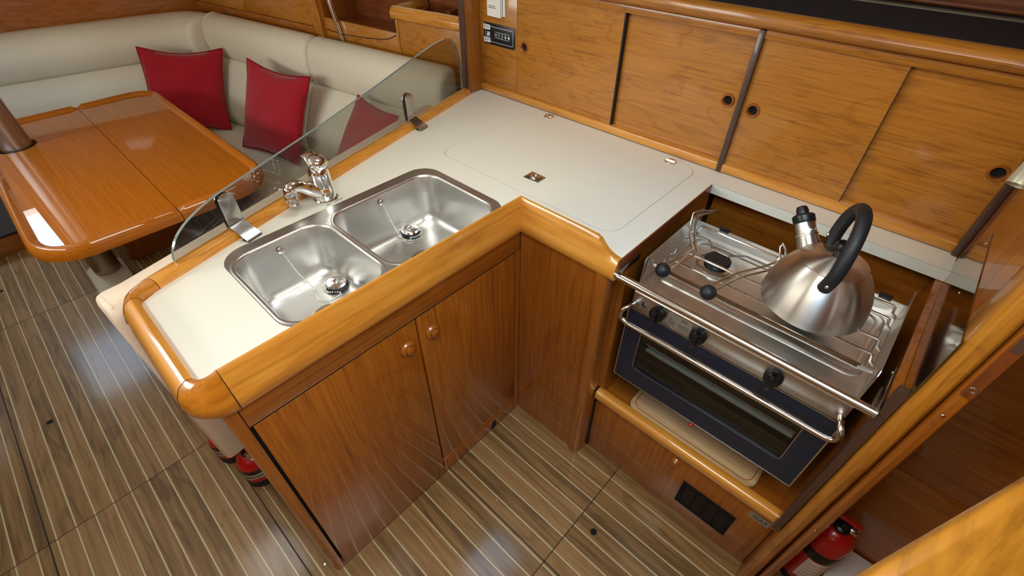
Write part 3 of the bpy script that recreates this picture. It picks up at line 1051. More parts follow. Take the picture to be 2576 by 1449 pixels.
for k, s0 in enumerate((0.164, 0.884)):
    wd = 0.021
    g = G()
    cz = 1.006
    shape = [(-wd, 0.936)] + [(wd * math.cos(math.radians(a)) * -1, cz + wd * math.sin(math.radians(a))) for a in range(0, 181, 12)] + [(wd, 0.936)]
    g.loft([[GP(s0 + a, o_, b) for a, b in shape] for o_ in (TH + 0.0008, TH + 0.0034)])
    br = g.obj('bracket', 'bracket_steel', gs, bevel=0.0006)
    # bent foot: out over the rail, down to the worktop and back under
    prof = [(TH + 0.0034, 0.944), (TH + 0.0008, 0.938), (0.052, 0.916), (0.056, 0.9135), (0.046, 0.9128), (0.030, 0.9128), (0.030, 0.9152), (0.0525, 0.9152), (0.058, 0.9165), (0.056, 0.919), (TH + 0.0034, 0.944)]
    path = [(TH + 0.002, 0.950), (TH + 0.003, 0.942), (0.030, 0.930), (0.053, 0.9185), (0.0555, 0.9155), (0.052, 0.9135), (0.034, 0.9133)]
    g = G()
    loops = []
    for i, (o_, z_) in enumerate(path):
        a = path[max(i - 1, 0)]
        b = path[min(i + 1, len(path) - 1)]
        tx, tz = b[0] - a[0], b[1] - a[1]
        L = math.hypot(tx, tz)
        nx, nz = -tz / L * 0.0013, tx / L * 0.0013
        loops.append([GP(s0 - wd, o_ + nx, z_ + nz), GP(s0 + wd, o_ + nx, z_ + nz), GP(s0 + wd, o_ - nx, z_ - nz), GP(s0 - wd, o_ - nx, z_ - nz)])
    g.loft(loops)
    g.obj('bracket_foot', 'bracket_steel', br)
    g = G()
    g.loft([[GP(s0 + a, o_, b) for a, b in shape] for o_ in (-TH - 0.003, -TH - 0.0006)])
    g.obj('back_plate', 'polish', br)

# ------------------------------------------------------------------ sink cabinet
sc = thing('sink_cabinet', 'reddish teak cabinet with two doors under the sinks', 'cabinet', (-0.2, -0.4, 0))
G().prism([(-0.018, -0.795), (-0.018, 0.0), (-0.60, 0.0), (-0.36, -0.795)], 0.0, 0.55).obj('carcass', 'seam', sc, smooth=False)
G().prism([(-0.018, -0.795), (-0.018, 0.0), (-0.034, 0.0), (-0.034, -0.795)], 0.55, 0.884).obj('face_back', 'seam', sc, smooth=False)
G().prism([(-0.03, -0.812), (-0.03, -0.797), (-0.37, -0.797), (-0.375, -0.812)], 0.0, 0.884).obj('end_panel', 'cab_z', sc, bevel=0.001)
post = [(-0.03, -0.812), (-0.012, -0.811), (-0.004, -0.806), (0.0, -0.797), (0.0, -0.786), (-0.03, -0.786)]
G().prism(post, 0.0, 0.884).obj('corner_post', 'cab_z', sc)
G().box(-0.016, 0.0, -0.7845, -0.001, 0.7835, 0.884).obj('top_rail', 'cab_y', sc, bevel=0.0006)
G().box(-0.016, -0.001, -0.7845, -0.001, 0.0, 0.030).obj('plinth', 'dim_y', sc, smooth=False)
G().box(-0.016, 0.0, -0.023, -0.0008, 0.0, 0.781).obj('stile', 'cab_z', sc, smooth=False)
G().box(-0.016, -0.0012, -0.7845, -0.0235, 0.7788, 0.7833).obj('gap_shadow_strip', 'seam', sc, smooth=False)  # black strip filling the gap, in place of the shadow inside it
d1 = G().box(-0.016, 0.0, -0.7785, -0.3805, 0.010, 0.7785).obj('door', 'cab_z', sc, bevel=0.0012)
d2 = G().box(-0.016, 0.0, -0.3755, -0.0265, 0.090, 0.7785).obj('door', 'cab_z', sc, bevel=0.0012)
G().box(-0.016, -0.0002, -0.3765, -0.026, 0.008, 0.087).obj('kick_panel', 'cab_y', sc, bevel=0.0008)
G().prism([(-0.150, 0.006), (-0.128, 0.006), (-0.124, 0.03), (-0.130, 0.05), (-0.142, 0.044)], -0.002, 0.0008, axis='x').obj('kick_notch', 'dark_void', sc, smooth=False)
for d, ky in ((d1, -0.416), (d2, -0.337)):
    M = Matrix.Translation((0.0, ky, 0.706)) @ Matrix.Rotation(math.radians(90), 4, 'Y')
    G().lathe([(0.0, 0), (0.021, 0), (0.022, 0.003), (0.020, 0.008), (0.0165, 0.0115), (0.015, 0.012), (0.0155, 0.010), (0.0125, 0.010), (0.012, 0.0165), (0.009, 0.0185), (0, 0.019)], 32, M=M).obj('knob', 'cab_y', d)

# ------------------------------------------------------------------ icebox cabinet front
ic = thing('icebox_cabinet', 'reddish teak icebox front between the sink cabinet and the stove, ending in a rounded post', 'cabinet', (0.14, 0.1, 0))
G().box(0.0008, 0.252, 0.0, 0.018, 0.0, 0.884).obj('front_panel', 'cab_z', ic, smooth=False)
post = [(0.252, 0.018), (0.252, 0.0)]
post += [(0.273 + 0.021 * -math.cos(math.radians(a)), 0.0 - 0.012 * math.sin(math.radians(a))) for a in range(15, 166, 15)]
post += [(0.2945, 0.002), (0.2945, 0.06), (0.252, 0.06)]
G().prism(post, 0.0, 0.884).obj('corner_post', 'cab_z', ic)
G().box(0.2945, 0.3105, 0.0605, 0.0675, 0.346, 0.884).obj('side_edge', 'cab_z', ic, smooth=False)
G().box(0.2945, 0.3015, 0.050, 0.060, 0.0, 0.33).obj('shadow_gap', 'dark_void', ic, smooth=False)
G().box(0.2945, 0.3105, 0.068, 0.49, 0.0, 0.884).obj('side_panel', 'cab_z', ic, smooth=False)
G().box(-0.40, 0.29, 0.062, 0.54, 0.0, 0.886 - 0.002).obj('icebox_body', 'dim_x', ic, smooth=False)

# ------------------------------------------------------------------ stove locker base
sb = thing('stove_base', 'low teak locker under the stove with a golden front rail', 'cabinet', (0.6, 0.2, 0))
G().box(0.302, XB - 0.001, 0.052, 0.066, 0.0, 0.307).obj('front_panel', 'cab_z', sb, bevel=0.0008)
prof = [(0.066, 0.306), (0.044, 0.306), (0.038, 0.309), (0.036, 0.314), (0.036, 0.332), (0.039, 0.340), (0.046, 0.344), (0.060, 0.344), (0.066, 0.342)]
g = G()
g.loft([[(x, y, z) for y, z in prof] for x in (0.300, XB - 0.003)])
g.obj('front_rail', 'fiddle_x', sb)
G().box(0.311, XB - 0.001, 0.066, 0.55, 0.29, 0.308).obj('shelf', 'cab_x', sb, smooth=False)
G().box(0.870, XB - 0.001, 0.022, 0.534, 0.309, 0.882).obj('side_panel', 'cab_z', sb, smooth=False)
G().box(0.869, XB - 0.001, 0.002, 0.0215, 0.346, 0.930).obj('edge_strip', 'wenge', sb, smooth=False)
G().box(0.311, XB - 0.001, 0.535, 0.56, 0.308, 0.884).obj('back_panel', 'cab_x', sb, smooth=False)
M = Matrix.Translation((0.596, 0.052, 0.258)) @ Matrix.Rotation(math.radians(90), 4, 'X')
G().lathe([(0.0, 0), (0.016, 0), (0.017, 0.003), (0.0145, 0.008), (0.011, 0.0085), (0.009, 0.013), (0, 0.014)], 28, M=M).obj('knob', 'cab_x', sb)
G().box(0.820, 0.874, 0.0512, 0.052, 0.2495, 0.279).obj('label_plate', 'grey_label', sb, smooth=False)
text_mesh('label_text', 'GAS', 0.022, face_my(0.829, 0.0510, 0.2565), 'ink', sb)

vg = thing('vent_grille', 'black louvred vent grille low in the stove base panel', 'vent', (0.72, 0.05, 0.075))
G().prism([(0.640, 0.075), (0.804, 0.075), (0.804, 0.197), (0.640, 0.197)], 0.0475, 0.052, axis='y', holes=[[(0.654 + 0.0355 * i, 0.087), (0.654 + 0.0355 * i, 0.185), (0.654 + 0.0355 * i + 0.031, 0.185), (0.654 + 0.0355 * i + 0.031, 0.087)] for i in range(4)]).obj('frame', 'black_matt', vg, smooth=False)
sl0 = None
for i in range(4):
    for j in range(9):
        x0 = 0.654 + 0.0355 * i
        zz = 0.090 + 0.0107 * j
        if sl0 is None:
            sl0 = G().box(0, 0.031, -0.0010, 0.0012, -0.0034, 0.0034, Matrix.Rotation(math.radians(12), 4, 'X')).obj('slat', 'black_matt', vg, smooth=False)
            o = sl0
        else:
            o = bpy.data.objects.new('slat', sl0.data)
            COL.objects.link(o)
            o.parent = vg
            o.matrix_parent_inverse = vg.matrix_basis.inverted()
        o.location = (x0, 0.0498, zz)

cb = thing('cutting_board', 'pale wooden cutting board lying under the oven', 'board', (0.6, 0.2, 0.308))
G().prism(rr(0.394, 0.798, 0.070, 0.42, 0.035, 6), 0.309, 0.330).obj('slab', 'board', cb, bevel=0.006)
gr0 = rr(0.408, 0.784, 0.086, 0.405, 0.028, 6)
G().tube([(p[0], p[1], 0.3300) for p in gr0], 0.0012, 6, closed=True).obj('groove', 'cab_x', cb)

# ------------------------------------------------------------------ stove
st = thing('gimballed_stove', 'stainless two-burner stove with a navy oven door', 'stove', (0.59, 0.23, 0.44))
SX0, SX1 = 0.338, 0.847
YF = 0.062
# oven body from panels round a real cavity
G().box(SX0, SX0 + 0.012, YF + 0.012, 0.385, 0.45, 0.79).obj('oven_side', 'alu_grey', st, smooth=False)
G().box(SX1 - 0.012, SX1, YF + 0.012, 0.385, 0.45, 0.79).obj('oven_side', 'alu_grey', st, smooth=False)
G().box(SX0 + 0.012, SX1 - 0.012, YF + 0.012, 0.385, 0.45, 0.462).obj('oven_bottom', 'oven_dark', st, smooth=False)
G().box(SX0 + 0.012, SX1 - 0.012, YF + 0.012, 0.385, 0.725, 0.735).obj('oven_roof', 'oven_dark', st, smooth=False)
G().box(SX0 + 0.012, SX1 - 0.012, 0.375, 0.385, 0.462, 0.725).obj('oven_back', 'oven_dark', st, smooth=False)
rack = G()
for y in [0.095 + 0.028 * i for i in range(10)]:
    rack.tube([(SX0 + 0.014, y, 0.60), (SX1 - 0.014, y, 0.60)], 0.0022, 6)
for x in (SX0 + 0.03, 0.5925, SX1 - 0.03):
    rack.tube([(x, 0.09, 0.598), (x, 0.365, 0.598)], 0.0025, 6)
rack.obj('oven_rack', 'polish', st)
G().box(SX0 + 0.06, SX1 - 0.05, 0.088, 0.110, 0.578, 0.588).obj('rack_front', 'tray_grey', st, bevel=0.003)
G().tube([(0.46, 0.10, 0.64), (0.46, 0.10, 0.66), (0.73, 0.10, 0.66), (0.73, 0.10, 0.64)], 0.0026, 8).obj('burner_pipe', 'alu_grey', st)
# door
dr = G().prism([(SX0 - 0.003, 0.452), (SX1 + 0.003, 0.452), (SX1 + 0.003, 0.731), (SX0 - 0.003, 0.731)], YF, YF + 0.010, axis='y', holes=[rr(0.385, 0.800, 0.520, 0.682, 0.012, 4)[::-1]]).obj('oven_door', 'navy', st, smooth=False)
G().prism(rr(0.384, 0.801, 0.519, 0.683, 0.012, 4), YF + 0.003, YF + 0.006, axis='y').obj('window', 'oven_glass', dr, smooth=False)
a = rr(0.383, 0.802, 0.518, 0.684, 0.013, 4)
b_ = rr(0.3855, 0.7995, 0.5205, 0.6815, 0.011, 4)
g = G()
g.loft([[(p[0], YF - 0.0004, p[1]) for p in a], [(p[0], YF - 0.0004, p[1]) for p in b_]], False, False)
g.obj('window_line', 'alu_grey', dr, smooth=False)
for zz in (0.4505, 0.7305):
    G().box(SX0 - 0.0035, SX1 + 0.0035, YF - 0.0008, YF + 0.012, zz, zz + 0.003).obj('door_trim', 'polish', dr, smooth=False)
for xx in (SX0 - 0.0055, SX1 + 0.0025):
    G().box(xx, xx + 0.003, YF - 0.0008, YF + 0.012, 0.4505, 0.7335).obj('door_trim', 'polish', dr, smooth=False)
# handle: long bar curling up at both ends
hp = bez((SX0 + 0.008, YF, 0.752), (SX0 + 0.008, YF - 0.020, 0.752), (SX0 - 0.006, YF - 0.032, 0.752), (SX0 - 0.008, YF - 0.034, 0.734), 6)[:-1]
hp += bez((SX0 - 0.008, YF - 0.034, 0.734), (SX0 - 0.009, YF - 0.036, 0.714), (SX0 + 0.004, YF - 0.036, 0.710), (SX0 + 0.024, YF - 0.036, 0.710), 8)
hq = [Vector((2 * 0.5925 - p.x, p.y, p.z)) for p in hp][::-1]
G().tube(hp + hq, 0.0068, 12).obj('oven_handle', 'polish', st)
# control panel
G().prism([(YF, 0.735), (YF + 0.001, 0.788), (YF + 0.010, 0.800), (YF + 0.020, 0.800), (YF + 0.020, 0.735)], SX0, SX1, axis='x').obj('control_panel', 'stove_steel', st, bevel=0.001)
for kx in (0.413, 0.522, 0.700):
    M = Matrix.Translation((kx, YF, 0.760)) @ Matrix.Rotation(math.radians(90), 4, 'X')
    kb = G().lathe([(0.0, 0), (0.0195, 0), (0.0205, 0.004), (0.019, 0.013), (0.0165, 0.018), (0, 0.018)], 20, M=M).obj('control_knob', 'black_plastic', st)
    G().box(-0.0055, 0.0055, -0.019, 0.019, 0.012, 0.030, M).obj('grip', 'black_plastic', kb, bevel=0.002)
    G().box(-0.006, 0.006, 0.020, 0.028, 0.0, 0.016, M).obj('stop_lug', 'black_plastic', kb, bevel=0.001)
npn = G().prism(rr(0.437, 0.503, 0.7455, 0.7855, 0.004, 3), YF - 0.0006, YF + 0.0004, axis='y').obj('name_plate', 'grey_label', st, smooth=False)
a = rr(0.437, 0.503, 0.7455, 0.7855, 0.004, 3)
b_ = rr(0.4382, 0.5018, 0.7467, 0.7843, 0.003, 3)
g = G()
g.loft([[(p[0], YF - 0.0008, p[1]) for p in a], [(p[0], YF - 0.0008, p[1]) for p in b_]], False, False)
g.obj('plate_line', 'polish', npn, smooth=False)
text_mesh('plate_text', 'eno', 0.011, face_my(0.473, YF - 0.0009, 0.7735), 'ink', npn, extrude=0.0001)
text_mesh('plate_text', 'CE', 0.008, face_my(0.442, YF - 0.0009, 0.765), 'ink', npn, extrude=0.0001)
for j in range(4):
    for xa, xb in ((0.441, 0.462), (0.468, 0.497)):
        G().box(xa, xb - 0.003 * (j % 2), YF - 0.0009, YF - 0.0006, 0.7505 + 0.0035 * j, 0.7513 + 0.0035 * j).obj('print_line', 'ink', npn, smooth=False)
G().tube([(0.368, YF - 0.001, 0.768), (0.368, YF - 0.001, 0.757), (0.378, YF - 0.001, 0.755)], 0.0016, 6).obj('key_mark', 'black_plastic', st)
# hob deck with raised basin rim
dk = G()
dk.prism(rr(SX0 + 0.002, SX1 - 0.002, YF + 0.012, 0.388, 0.010, 3), 0.790, 0.8005)
dk.obj('hob_deck', 'stove_steel', st, smooth=False)
r0 = rr(SX0 + 0.014, SX1 - 0.014, 0.128, 0.378, 0.03, 6)
r1 = rr(SX0 + 0.022, SX1 - 0.022, 0.136, 0.370, 0.025, 6)
r2 = rr(SX0 + 0.034, SX1 - 0.034, 0.148, 0.358, 0.02, 6)
g = G()
g.loft([[(p[0], p[1], 0.8005) for p in r0], [(p[0], p[1], 0.8062) for p in r1], [(p[0], p[1], 0.8015) for p in r2]], False, False)
g.obj('basin_bead', 'stove_steel', st, angle=70)
for x0, sg in ((SX0, 1), (SX1, -1)):
    pl = [(0.078, 0.800), (0.080, 0.874), (0.088, 0.884), (0.392, 0.884), (0.392, 0.800)]
    G().prism(pl, x0, x0 + sg * 0.0016, axis='x').obj('side_plate', 'stove_steel', st, smooth=False)
    G().prism([(0.080, 0.802), (0.092, 0.872), (0.110, 0.872)], x0 + sg * 0.003, x0 + sg * 0.0045, axis='x').obj('side_gusset', 'stove_steel', st, smooth=False)
G().box(SX0, SX1, 0.388, 0.3905, 0.79, 0.842).obj('back_plate', 'stove_steel', st, smooth=False)
# burners
for bx, by, rad in ((0.449, 0.280, 0.034), (0.700, 0.265, 0.040)):
    b0 = G().lathe([(0.0, 0), (rad + 0.018, 0), (rad + 0.017, 0.006), (rad + 0.010, 0.010), (0, 0.010)], 36, (bx, by, 0.8006)).obj('burner_ring', 'polish', st)
    G().lathe([(0.0, 0.010), (rad - 0.004, 0.010), (rad, 0.016), (rad, 0.023), (rad - 0.003, 0.0265), (0, 0.0285)], 36, (bx, by, 0.8006)).obj('burner_cap', 'black_enamel', b0)
# pan support: long rods cranked down at both ends onto the side plates
ZR = 0.850
for i, y in enumerate((0.166, 0.220, 0.305, 0.357)):
    xa, xb = SX0 + 0.018, SX1 - 0.018
    rod = [(xa - 0.012, y, ZR - 0.026), (xa - 0.003, y, ZR - 0.018), (xa, y, ZR - 0.002), (xa + 0.004, y, ZR)]
    if i == 2:
        rod += [(0.405, y, ZR), (0.428, y - 0.028, ZR), (0.470, y - 0.030, ZR), (0.505, y, ZR)]
    rod += [(xb - 0.004, y, ZR), (xb, y, ZR - 0.002), (xb + 0.003, y, ZR - 0.018), (xb + 0.012, y, ZR - 0.026)]
    G().tube(rod, 0.0032, 8).obj('pan_rod', 'polish', st)
G().box(SX0 + 0.03, SX1 - 0.03, 0.104, 0.109, ZR - 0.002, ZR + 0.012).obj('front_bar', 'bracket_steel', st, bevel=0.001)
for x0, sg in ((SX0 + 0.002, 1), (SX1 - 0.002, -1)):
    q = bez((x0, 0.122, ZR + 0.005), (x0, 0.107, ZR + 0.005), (x0 + sg * 0.010, 0.1065, ZR + 0.005), (x0 + sg * 0.032, 0.1065, ZR + 0.005), 8)
    G().tube(q, 0.0045, 8).obj('bar_bend', 'stove_steel', st)
# pot clamps: looped wire arms with black ball knobs
for (bx, kx, tilt, flip) in ((0.395, 0.383, 0.0, -1), (0.553, 0.500, 0.0, 1)):
    pc = None
    w_ = 0.0075
    pth = []
    if flip < 0:
        ctr = [(kx, 0.108, 0.866), (0.393, 0.150, 0.866), (0.405, 0.215, 0.866), (0.372, 0.262, 0.868), (0.352, 0.300, 0.880), (0.345, 0.318, 0.900)]
        top = [(0.352, 0.330, 0.905), (0.385, 0.372, 0.905)]
    else:
        ctr = [(kx, 0.108, 0.866), (0.512, 0.160, 0.866), (0.528, 0.205, 0.866), (0.560, 0.262, 0.866), (0.578, 0.300, 0.868), (0.583, 0.312, 0.880)]
        top = [(0.570, 0.318, 0.905), (0.566, 0.322, 0.915)]
    L1 = [Vector(p) + Vector((-w_, 0.002, 0)) for p in ctr]
    L2 = [Vector(p) + Vector((w_, -0.002, 0)) for p in ctr]
    tp = [Vector(p) for p in top]
    pth = L1 + [tp[0] + Vector((-0.006, 0.004, 0)), tp[1], tp[0] + Vector((0.010, -0.004, 0))] + L2[::-1]
    pc = G().tube(pth, 0.0028, 8).obj('pot_clamp', 'polish', st)
    G().sphere((kx, 0.092, 0.866), 0.0185, 20, 14).obj('ball_knob', 'black_rubber', pc)
    G().tube([(kx, 0.108, 0.866), (kx, 0.118, 0.866)], 0.006, 10).obj('ferrule', 'polish', pc)
G().sphere((0.590, YF - 0.004, 0.446), 0.006, 12, 8).obj('red_marker', 'red_paint', st)
for cx in (SX0 + 0.06, SX1 - 0.055):
    G().box(cx, cx + 0.026, 0.384, 0.396, 0.838, 0.850).obj('lid_clip', 'black_plastic', st, bevel=0.002)
# gimbal brackets fixed to the recess
gb = thing('gimbal_bracket', 'bent steel stove bracket screwed to the bulkhead beside the crash bar', 'bracket', (0.87, 0.08, 0.8))
G().prism([(0.045, 0.80), (0.06, 0.86), (0.13, 0.875), (0.15, 0.85), (0.13, 0.835), (0.075, 0.825)], 0.8665, 0.8692, axis='x').obj('plate', 'polish', gb)
G().prism([(0.0, 0.852), (0.004, 0.868), (0.060, 0.874), (0.060, 0.862)], 0.858, 0.8605, axis='x').obj('arm', 'polish', gb)
for q in ((0.10, 0.856), (0.125, 0.862)):
    G().sphere((0.866, q[0], q[1]), 0.004, 10, 6, (0.4, 1, 1)).obj('screw', 'chrome', gb)

cbar = thing('crash_bar', 'polished steel safety bar across the front of the stove', 'bar', (0.59, 0.0, 0.85))
G().tube([(0.305, 0.0, 0.866), (0.8685, 0.001, 0.861)], 0.0098, 20).obj('tube', 'polish', cbar)
for x0 in (0.3115, 0.8645):
    G().box(x0, x0 + 0.0022, -0.004, 0.10, 0.858, 0.878).obj('end_bracket', 'polish', cbar, bevel=0.0008)

# ------------------------------------------------------------------ kettle
KX, KY, KZ = 0.683, 0.222, 0.8535
kt = thing('kettle', 'brushed steel dome kettle with a black loop handle on the stove', 'kettle', (KX, KY, KZ))
RK = 0.107
prof = [(0.0, 0.0), (0.088, 0.0), (0.094, 0.004), (0.097, 0.010), (0.104, 0.013), (RK + 0.0005, 0.016), (RK, 0.020)]
for i in range(1, 17):
    a = math.radians(4 + 53 * i / 16)
    prof.append((RK * math.cos(a) ** 0.92, 0.014 + 0.135 * math.sin(a)))
G().lathe(prof, 64).obj('body', 'kettle_steel', kt).location = (0, 0, 0)
kb = [c for c in kt.children][0]
kb.matrix_parent_inverse = Matrix.Identity(4)
rl, zl = prof[-1]
ld = G().lathe([(rl + 0.004, zl - 0.001), (rl + 0.0045, zl + 0.001), (rl + 0.002, zl + 0.0025), (rl * 0.7, zl + 0.010), (rl * 0.35, zl + 0.0145), (0, zl + 0.016)], 48).obj('lid', 'kettle_steel', kt)
ld.matrix_parent_inverse = Matrix.Identity(4)
kn = G().lathe([(0.009, zl + 0.012), (0.010, zl + 0.022), (0.0155, zl + 0.030), (0.0165, zl + 0.040), (0.012, zl + 0.049), (0, zl + 0.052)], 24).obj('lid_knob', 'black_plastic', kt)
kn.matrix_parent_inverse = Matrix.Identity(4)


def kpart(g, name, mat, **kw):
    o = g.obj(name, mat, kt, **kw)
    o.matrix_parent_inverse = Matrix.Identity(4)
    return o


hd = catmull([(0.010, -0.074, 0.108), (0.017, -0.078, 0.150), (0.016, -0.058, 0.205), (0.008, -0.015, 0.240), (-0.006, 0.030, 0.238), (-0.020, 0.058, 0.205), (-0.026, 0.066, 0.160), (-0.026, 0.062, 0.122)], 7)
kpart(G().tube(hd, [0.0135] * len(hd), 18), 'handle', 'black_rubber')
kpart(G().sphere((0.014, -0.089, 0.124), 0.0045, 10, 6), 'rivet', 'polish')
kpart(G().sphere((-0.038, 0.056, 0.150), 0.0045, 10, 6), 'rivet', 'polish')
sd = Vector((-0.085, 0.062, 0.10)).normalized()
s0 = Vector((-0.047, 0.036, 0.098))
ss = Matrix.Translation(s0) @ sd.to_track_quat('Z', 'Y').to_matrix().to_4x4()
kpart(G().lathe([(0.0, 0), (0.0235, 0), (0.0225, 0.03), (0.0215, 0.045), (0.0225, 0.046), (0.0225, 0.049), (0.021, 0.050), (0.0205, 0.075), (0, 0.075)], 32, M=ss), 'spout', 'kettle_steel')
kpart(G().lathe([(0.0215, 0.074), (0.0225, 0.077), (0.0225, 0.090), (0.018, 0.094), (0.0125, 0.095), (0.0125, 0.103), (0.010, 0.111), (0, 0.114)], 28, M=ss), 'whistle_cap', 'black_plastic')

# ------------------------------------------------------------------ heat shield and lamp on the aft bulkhead
hs = [(0.006, 0.892), (-0.002, 0.948), (-0.004, 1.070), (0.390, 1.064), (0.520, 0.934), (0.512, 0.914), (0.465, 0.913), (0.460, 0.884), (0.40, 0.884)]
hso = thing('heat_shield', 'dark polished steel heat shield on the bulkhead right of the stove', 'plate', (XB, 0.25, 0.884))
G().prism(hs, XB - 0.0022, XB - 0.0006, axis='x').obj('sheet', 'shield_steel', hso, smooth=False)
for q in ((0.02, 1.05), (0.02, 0.92), (0.37, 1.05), (0.25, 1.0)):
    G().sphere((XB - 0.0022, q[0], q[1]), 0.0035, 10, 6, (0.4, 1, 1)).obj('screw', 'polish', hso)

ll = thing('reading_lamp', 'cream metal spot lamp at the aft end of the galley locker', 'lamp', (0.86, 0.46, 1.19))
ax = Vector((-0.02, -0.10, -0.16)).normalized()
lc = Vector((0.8665, 0.385, 1.176))
LM = Matrix.Translation(lc) @ ax.to_track_quat('Z', 'Y').to_matrix().to_4x4()
G().lathe([(0.0, -0.085), (0.014, -0.082), (0.016, -0.068), (0.017, -0.020), (0.0166, -0.018), (0.0174, -0.016), (0.018, 0.012), (0.016, 0.012), (0.014, 0.002), (0, 0.002)], 28, M=LM).obj('shade', 'lamp_metal', ll)
G().tube([(0.868, 0.405, 1.219), (0.8855, 0.412, 1.236)], 0.006, 10).obj('stem', 'lamp_metal', ll)

# strike plate on the door jamb
kp = thing('strike_plate', 'worn steel strike plate let into the door jamb', 'strike plate', (0.935, -0.004, 1.0))
g = G()
g.prism(rr(0.927, 0.943, 0.985, 1.19, 0.005, 4), -0.0062, -0.0042, axis='y')
g.obj('plate', 'dim_z', kp, bevel=0.0005)
g = G()
a = circle(0.935, 1.003, 0.005, 20)
G().tube([(p[0], -0.0064, p[1]) for p in a], 0.0008, 6, closed=True).obj('screw_ring', 'polish', kp)
G().box(0.929, 0.941, -0.0066, -0.0060, 1.09, 1.13).obj('worn_patch', 'alu_grey', kp, smooth=False)
for zz in (0.93, 0.45):
    G().sphere((0.934, -0.0045, zz), 0.0035, 10, 6, (1, 0.4, 1)).obj('screw', 'polish', kp)

# ------------------------------------------------------------------ aft passage seen past the jamb
struct(G().box(0.948, 1.75, 0.292, 0.32, 0.0, 0.4585).obj('wall_passage', 'cab_x', bevel=0.001))
struct(G().box(0.948, 1.75, 0.292, 0.32, 0.462, ZT).obj('wall_passage', 'cab_x', bevel=0.001))
struct(G().box(0.948, 1.75, -0.10, 0.292, 1.30, 1.34).obj('light_block_passage', 'cream', smooth=False))  # low cover added out of view to darken the passage
wb_ = thing('white_box', 'low white box on the floor beside the fire extinguisher in the passage', 'box', (1.1, 0.2, 0))
G().prism([(1.068, 0.135), (1.22, 0.145), (1.22, 0.286), (1.078, 0.284)], 0.001, 0.045).obj('body', 'white', wb_, bevel=0.008)
G().prism([(1.066, 0.133), (1.222, 0.143), (1.222, 0.288), (1.076, 0.286)], 0.0455, 0.055).obj('lid', 'white', wb_, bevel=0.003)


def extinguisher(loc, r, h, label, detail=True):
    t = thing('fire_extinguisher', label, 'extinguisher', loc, 'red fire extinguishers standing on the floor')
    x, y, z = loc
    k = r / 0.05
    G().lathe([(0, 0.0), (r * 0.97, 0.0), (r * 1.03, 0.006), (r * 1.03, 0.030 * k), (r * 0.99, 0.034 * k), (0, 0.034 * k)], 32, (x, y, z + 0.0005)).obj('foot_ring', 'black_rubber', t)
    G().lathe([(0, 0.03 * k), (r * 0.98, 0.03 * k), (r, 0.05 * k), (r, h - r * 0.8), (r * 0.9, h - r * 0.45), (r * 0.6, h - r * 0.12), (r * 0.35, h), (0, h)], 36, (x, y, z)).obj('bottle', 'red_paint', t)
    lb_ = []
    for a in range(-60, 61, 8):
        lb_.append(math.radians(a - 42))
    g = G()
    g.loft([[(x + (r + 0.0006) * math.cos(a), y + (r + 0.0006) * math.sin(a), z + zz) for a in lb_] for zz in (0.058 * k, h * 0.56)], False, False, closed=False)
    g.obj('label', 'paper', t)
    for j in range(6):
        zz = 0.062 * k + j * (h * 0.56 - 0.066 * k) / 6
        g = G()
        g.loft([[(x + (r + 0.0009) * math.cos(a), y + (r + 0.0009) * math.sin(a), z + z2) for a in lb_[1:-1]] for z2 in (zz, zz + 0.0018)], False, False, closed=False)
        g.obj('print_line', 'ink', t)
    G().lathe([(r * 1.005, h * 0.57), (r * 1.03, h * 0.58), (r * 1.03, h * 0.70), (r * 1.005, h * 0.71)], 36, (x, y, z)).obj('strap', 'black_plastic', t)
    vh = 0.035 if h > 0.2 else 0.020
    G().lathe([(0, h), (r * 0.42, h), (r * 0.42, h + 0.010), (r * 0.3, h + 0.014), (r * 0.3, h + vh), (0, h + vh)], 24, (x, y, z)).obj('valve', 'black_plastic', t)
    G().lathe([(0, 0), (0.011, 0), (0.011, 0.012), (0.008, 0.016), (0, 0.016)], 18, M=Matrix.Translation((x + r * 0.3, y - 0.005, z + h + vh * 0.55)) @ Matrix.Rotation(math.radians(80), 4, 'Y')).obj('gauge', 'polish', t)
    G().box(x - 0.03, x + 0.03, y - 0.006, y + 0.006, z + h + vh + 0.0005, z + h + vh + 0.0105).obj('lever', 'red_paint', t, bevel=0.002)
    return t


extinguisher((1.008, 0.150, 0.0), 0.050, 0.31, 'red fire extinguisher standing in the passage behind the door jamb')
extinguisher((-0.468, -0.818, 0.0), 0.052, 0.150, 'red fire extinguisher with printed label on the floor behind the sink cabinet end')
extinguisher((-0.625, -0.850, 0.0), 0.050, 0.150, 'red fire extinguisher farther back under the padded seat back at the peninsula end')

# varnished timber edge close to the lens
ne = thing('companionway_edge', 'varnished golden timber step edge close in the lower right corner', 'step', (0.9, -0.5, 1.15))
a, b_ = Vector((0.790, -0.612, 1.232)), Vector((1.150, 0.165, 1.244))
dn = (b_ - a).normalized()
sdv = Vector((dn.y, -dn.x, 0)).normalized()
prof = [(0.0, -0.030), (-0.004, -0.006), (0.0, 0.002), (0.008, 0.003), (0.018, -0.004), (0.13, -0.125), (0.10, -0.15)]
g = G()
g.loft([[p + sdv * o_ + Vector((0, 0, z_)) for o_, z_ in prof] for p in (a, b_)])
g.obj('tread', 'step_y', ne, bevel=0.002)
g = G()
g.loft([[p + sdv * o_ + Vector((0, 0, z_)) for o_, z_ in [(0.05, -0.9), (0.05, -0.10), (0.10, -0.152), (0.10, -0.9)]] for p in (a + dn * 0.34, b_)])
g.obj('support', 'cab_z', ne, bevel=0.002)  # hidden panel, carried on past the frame to block companionway light from the passage

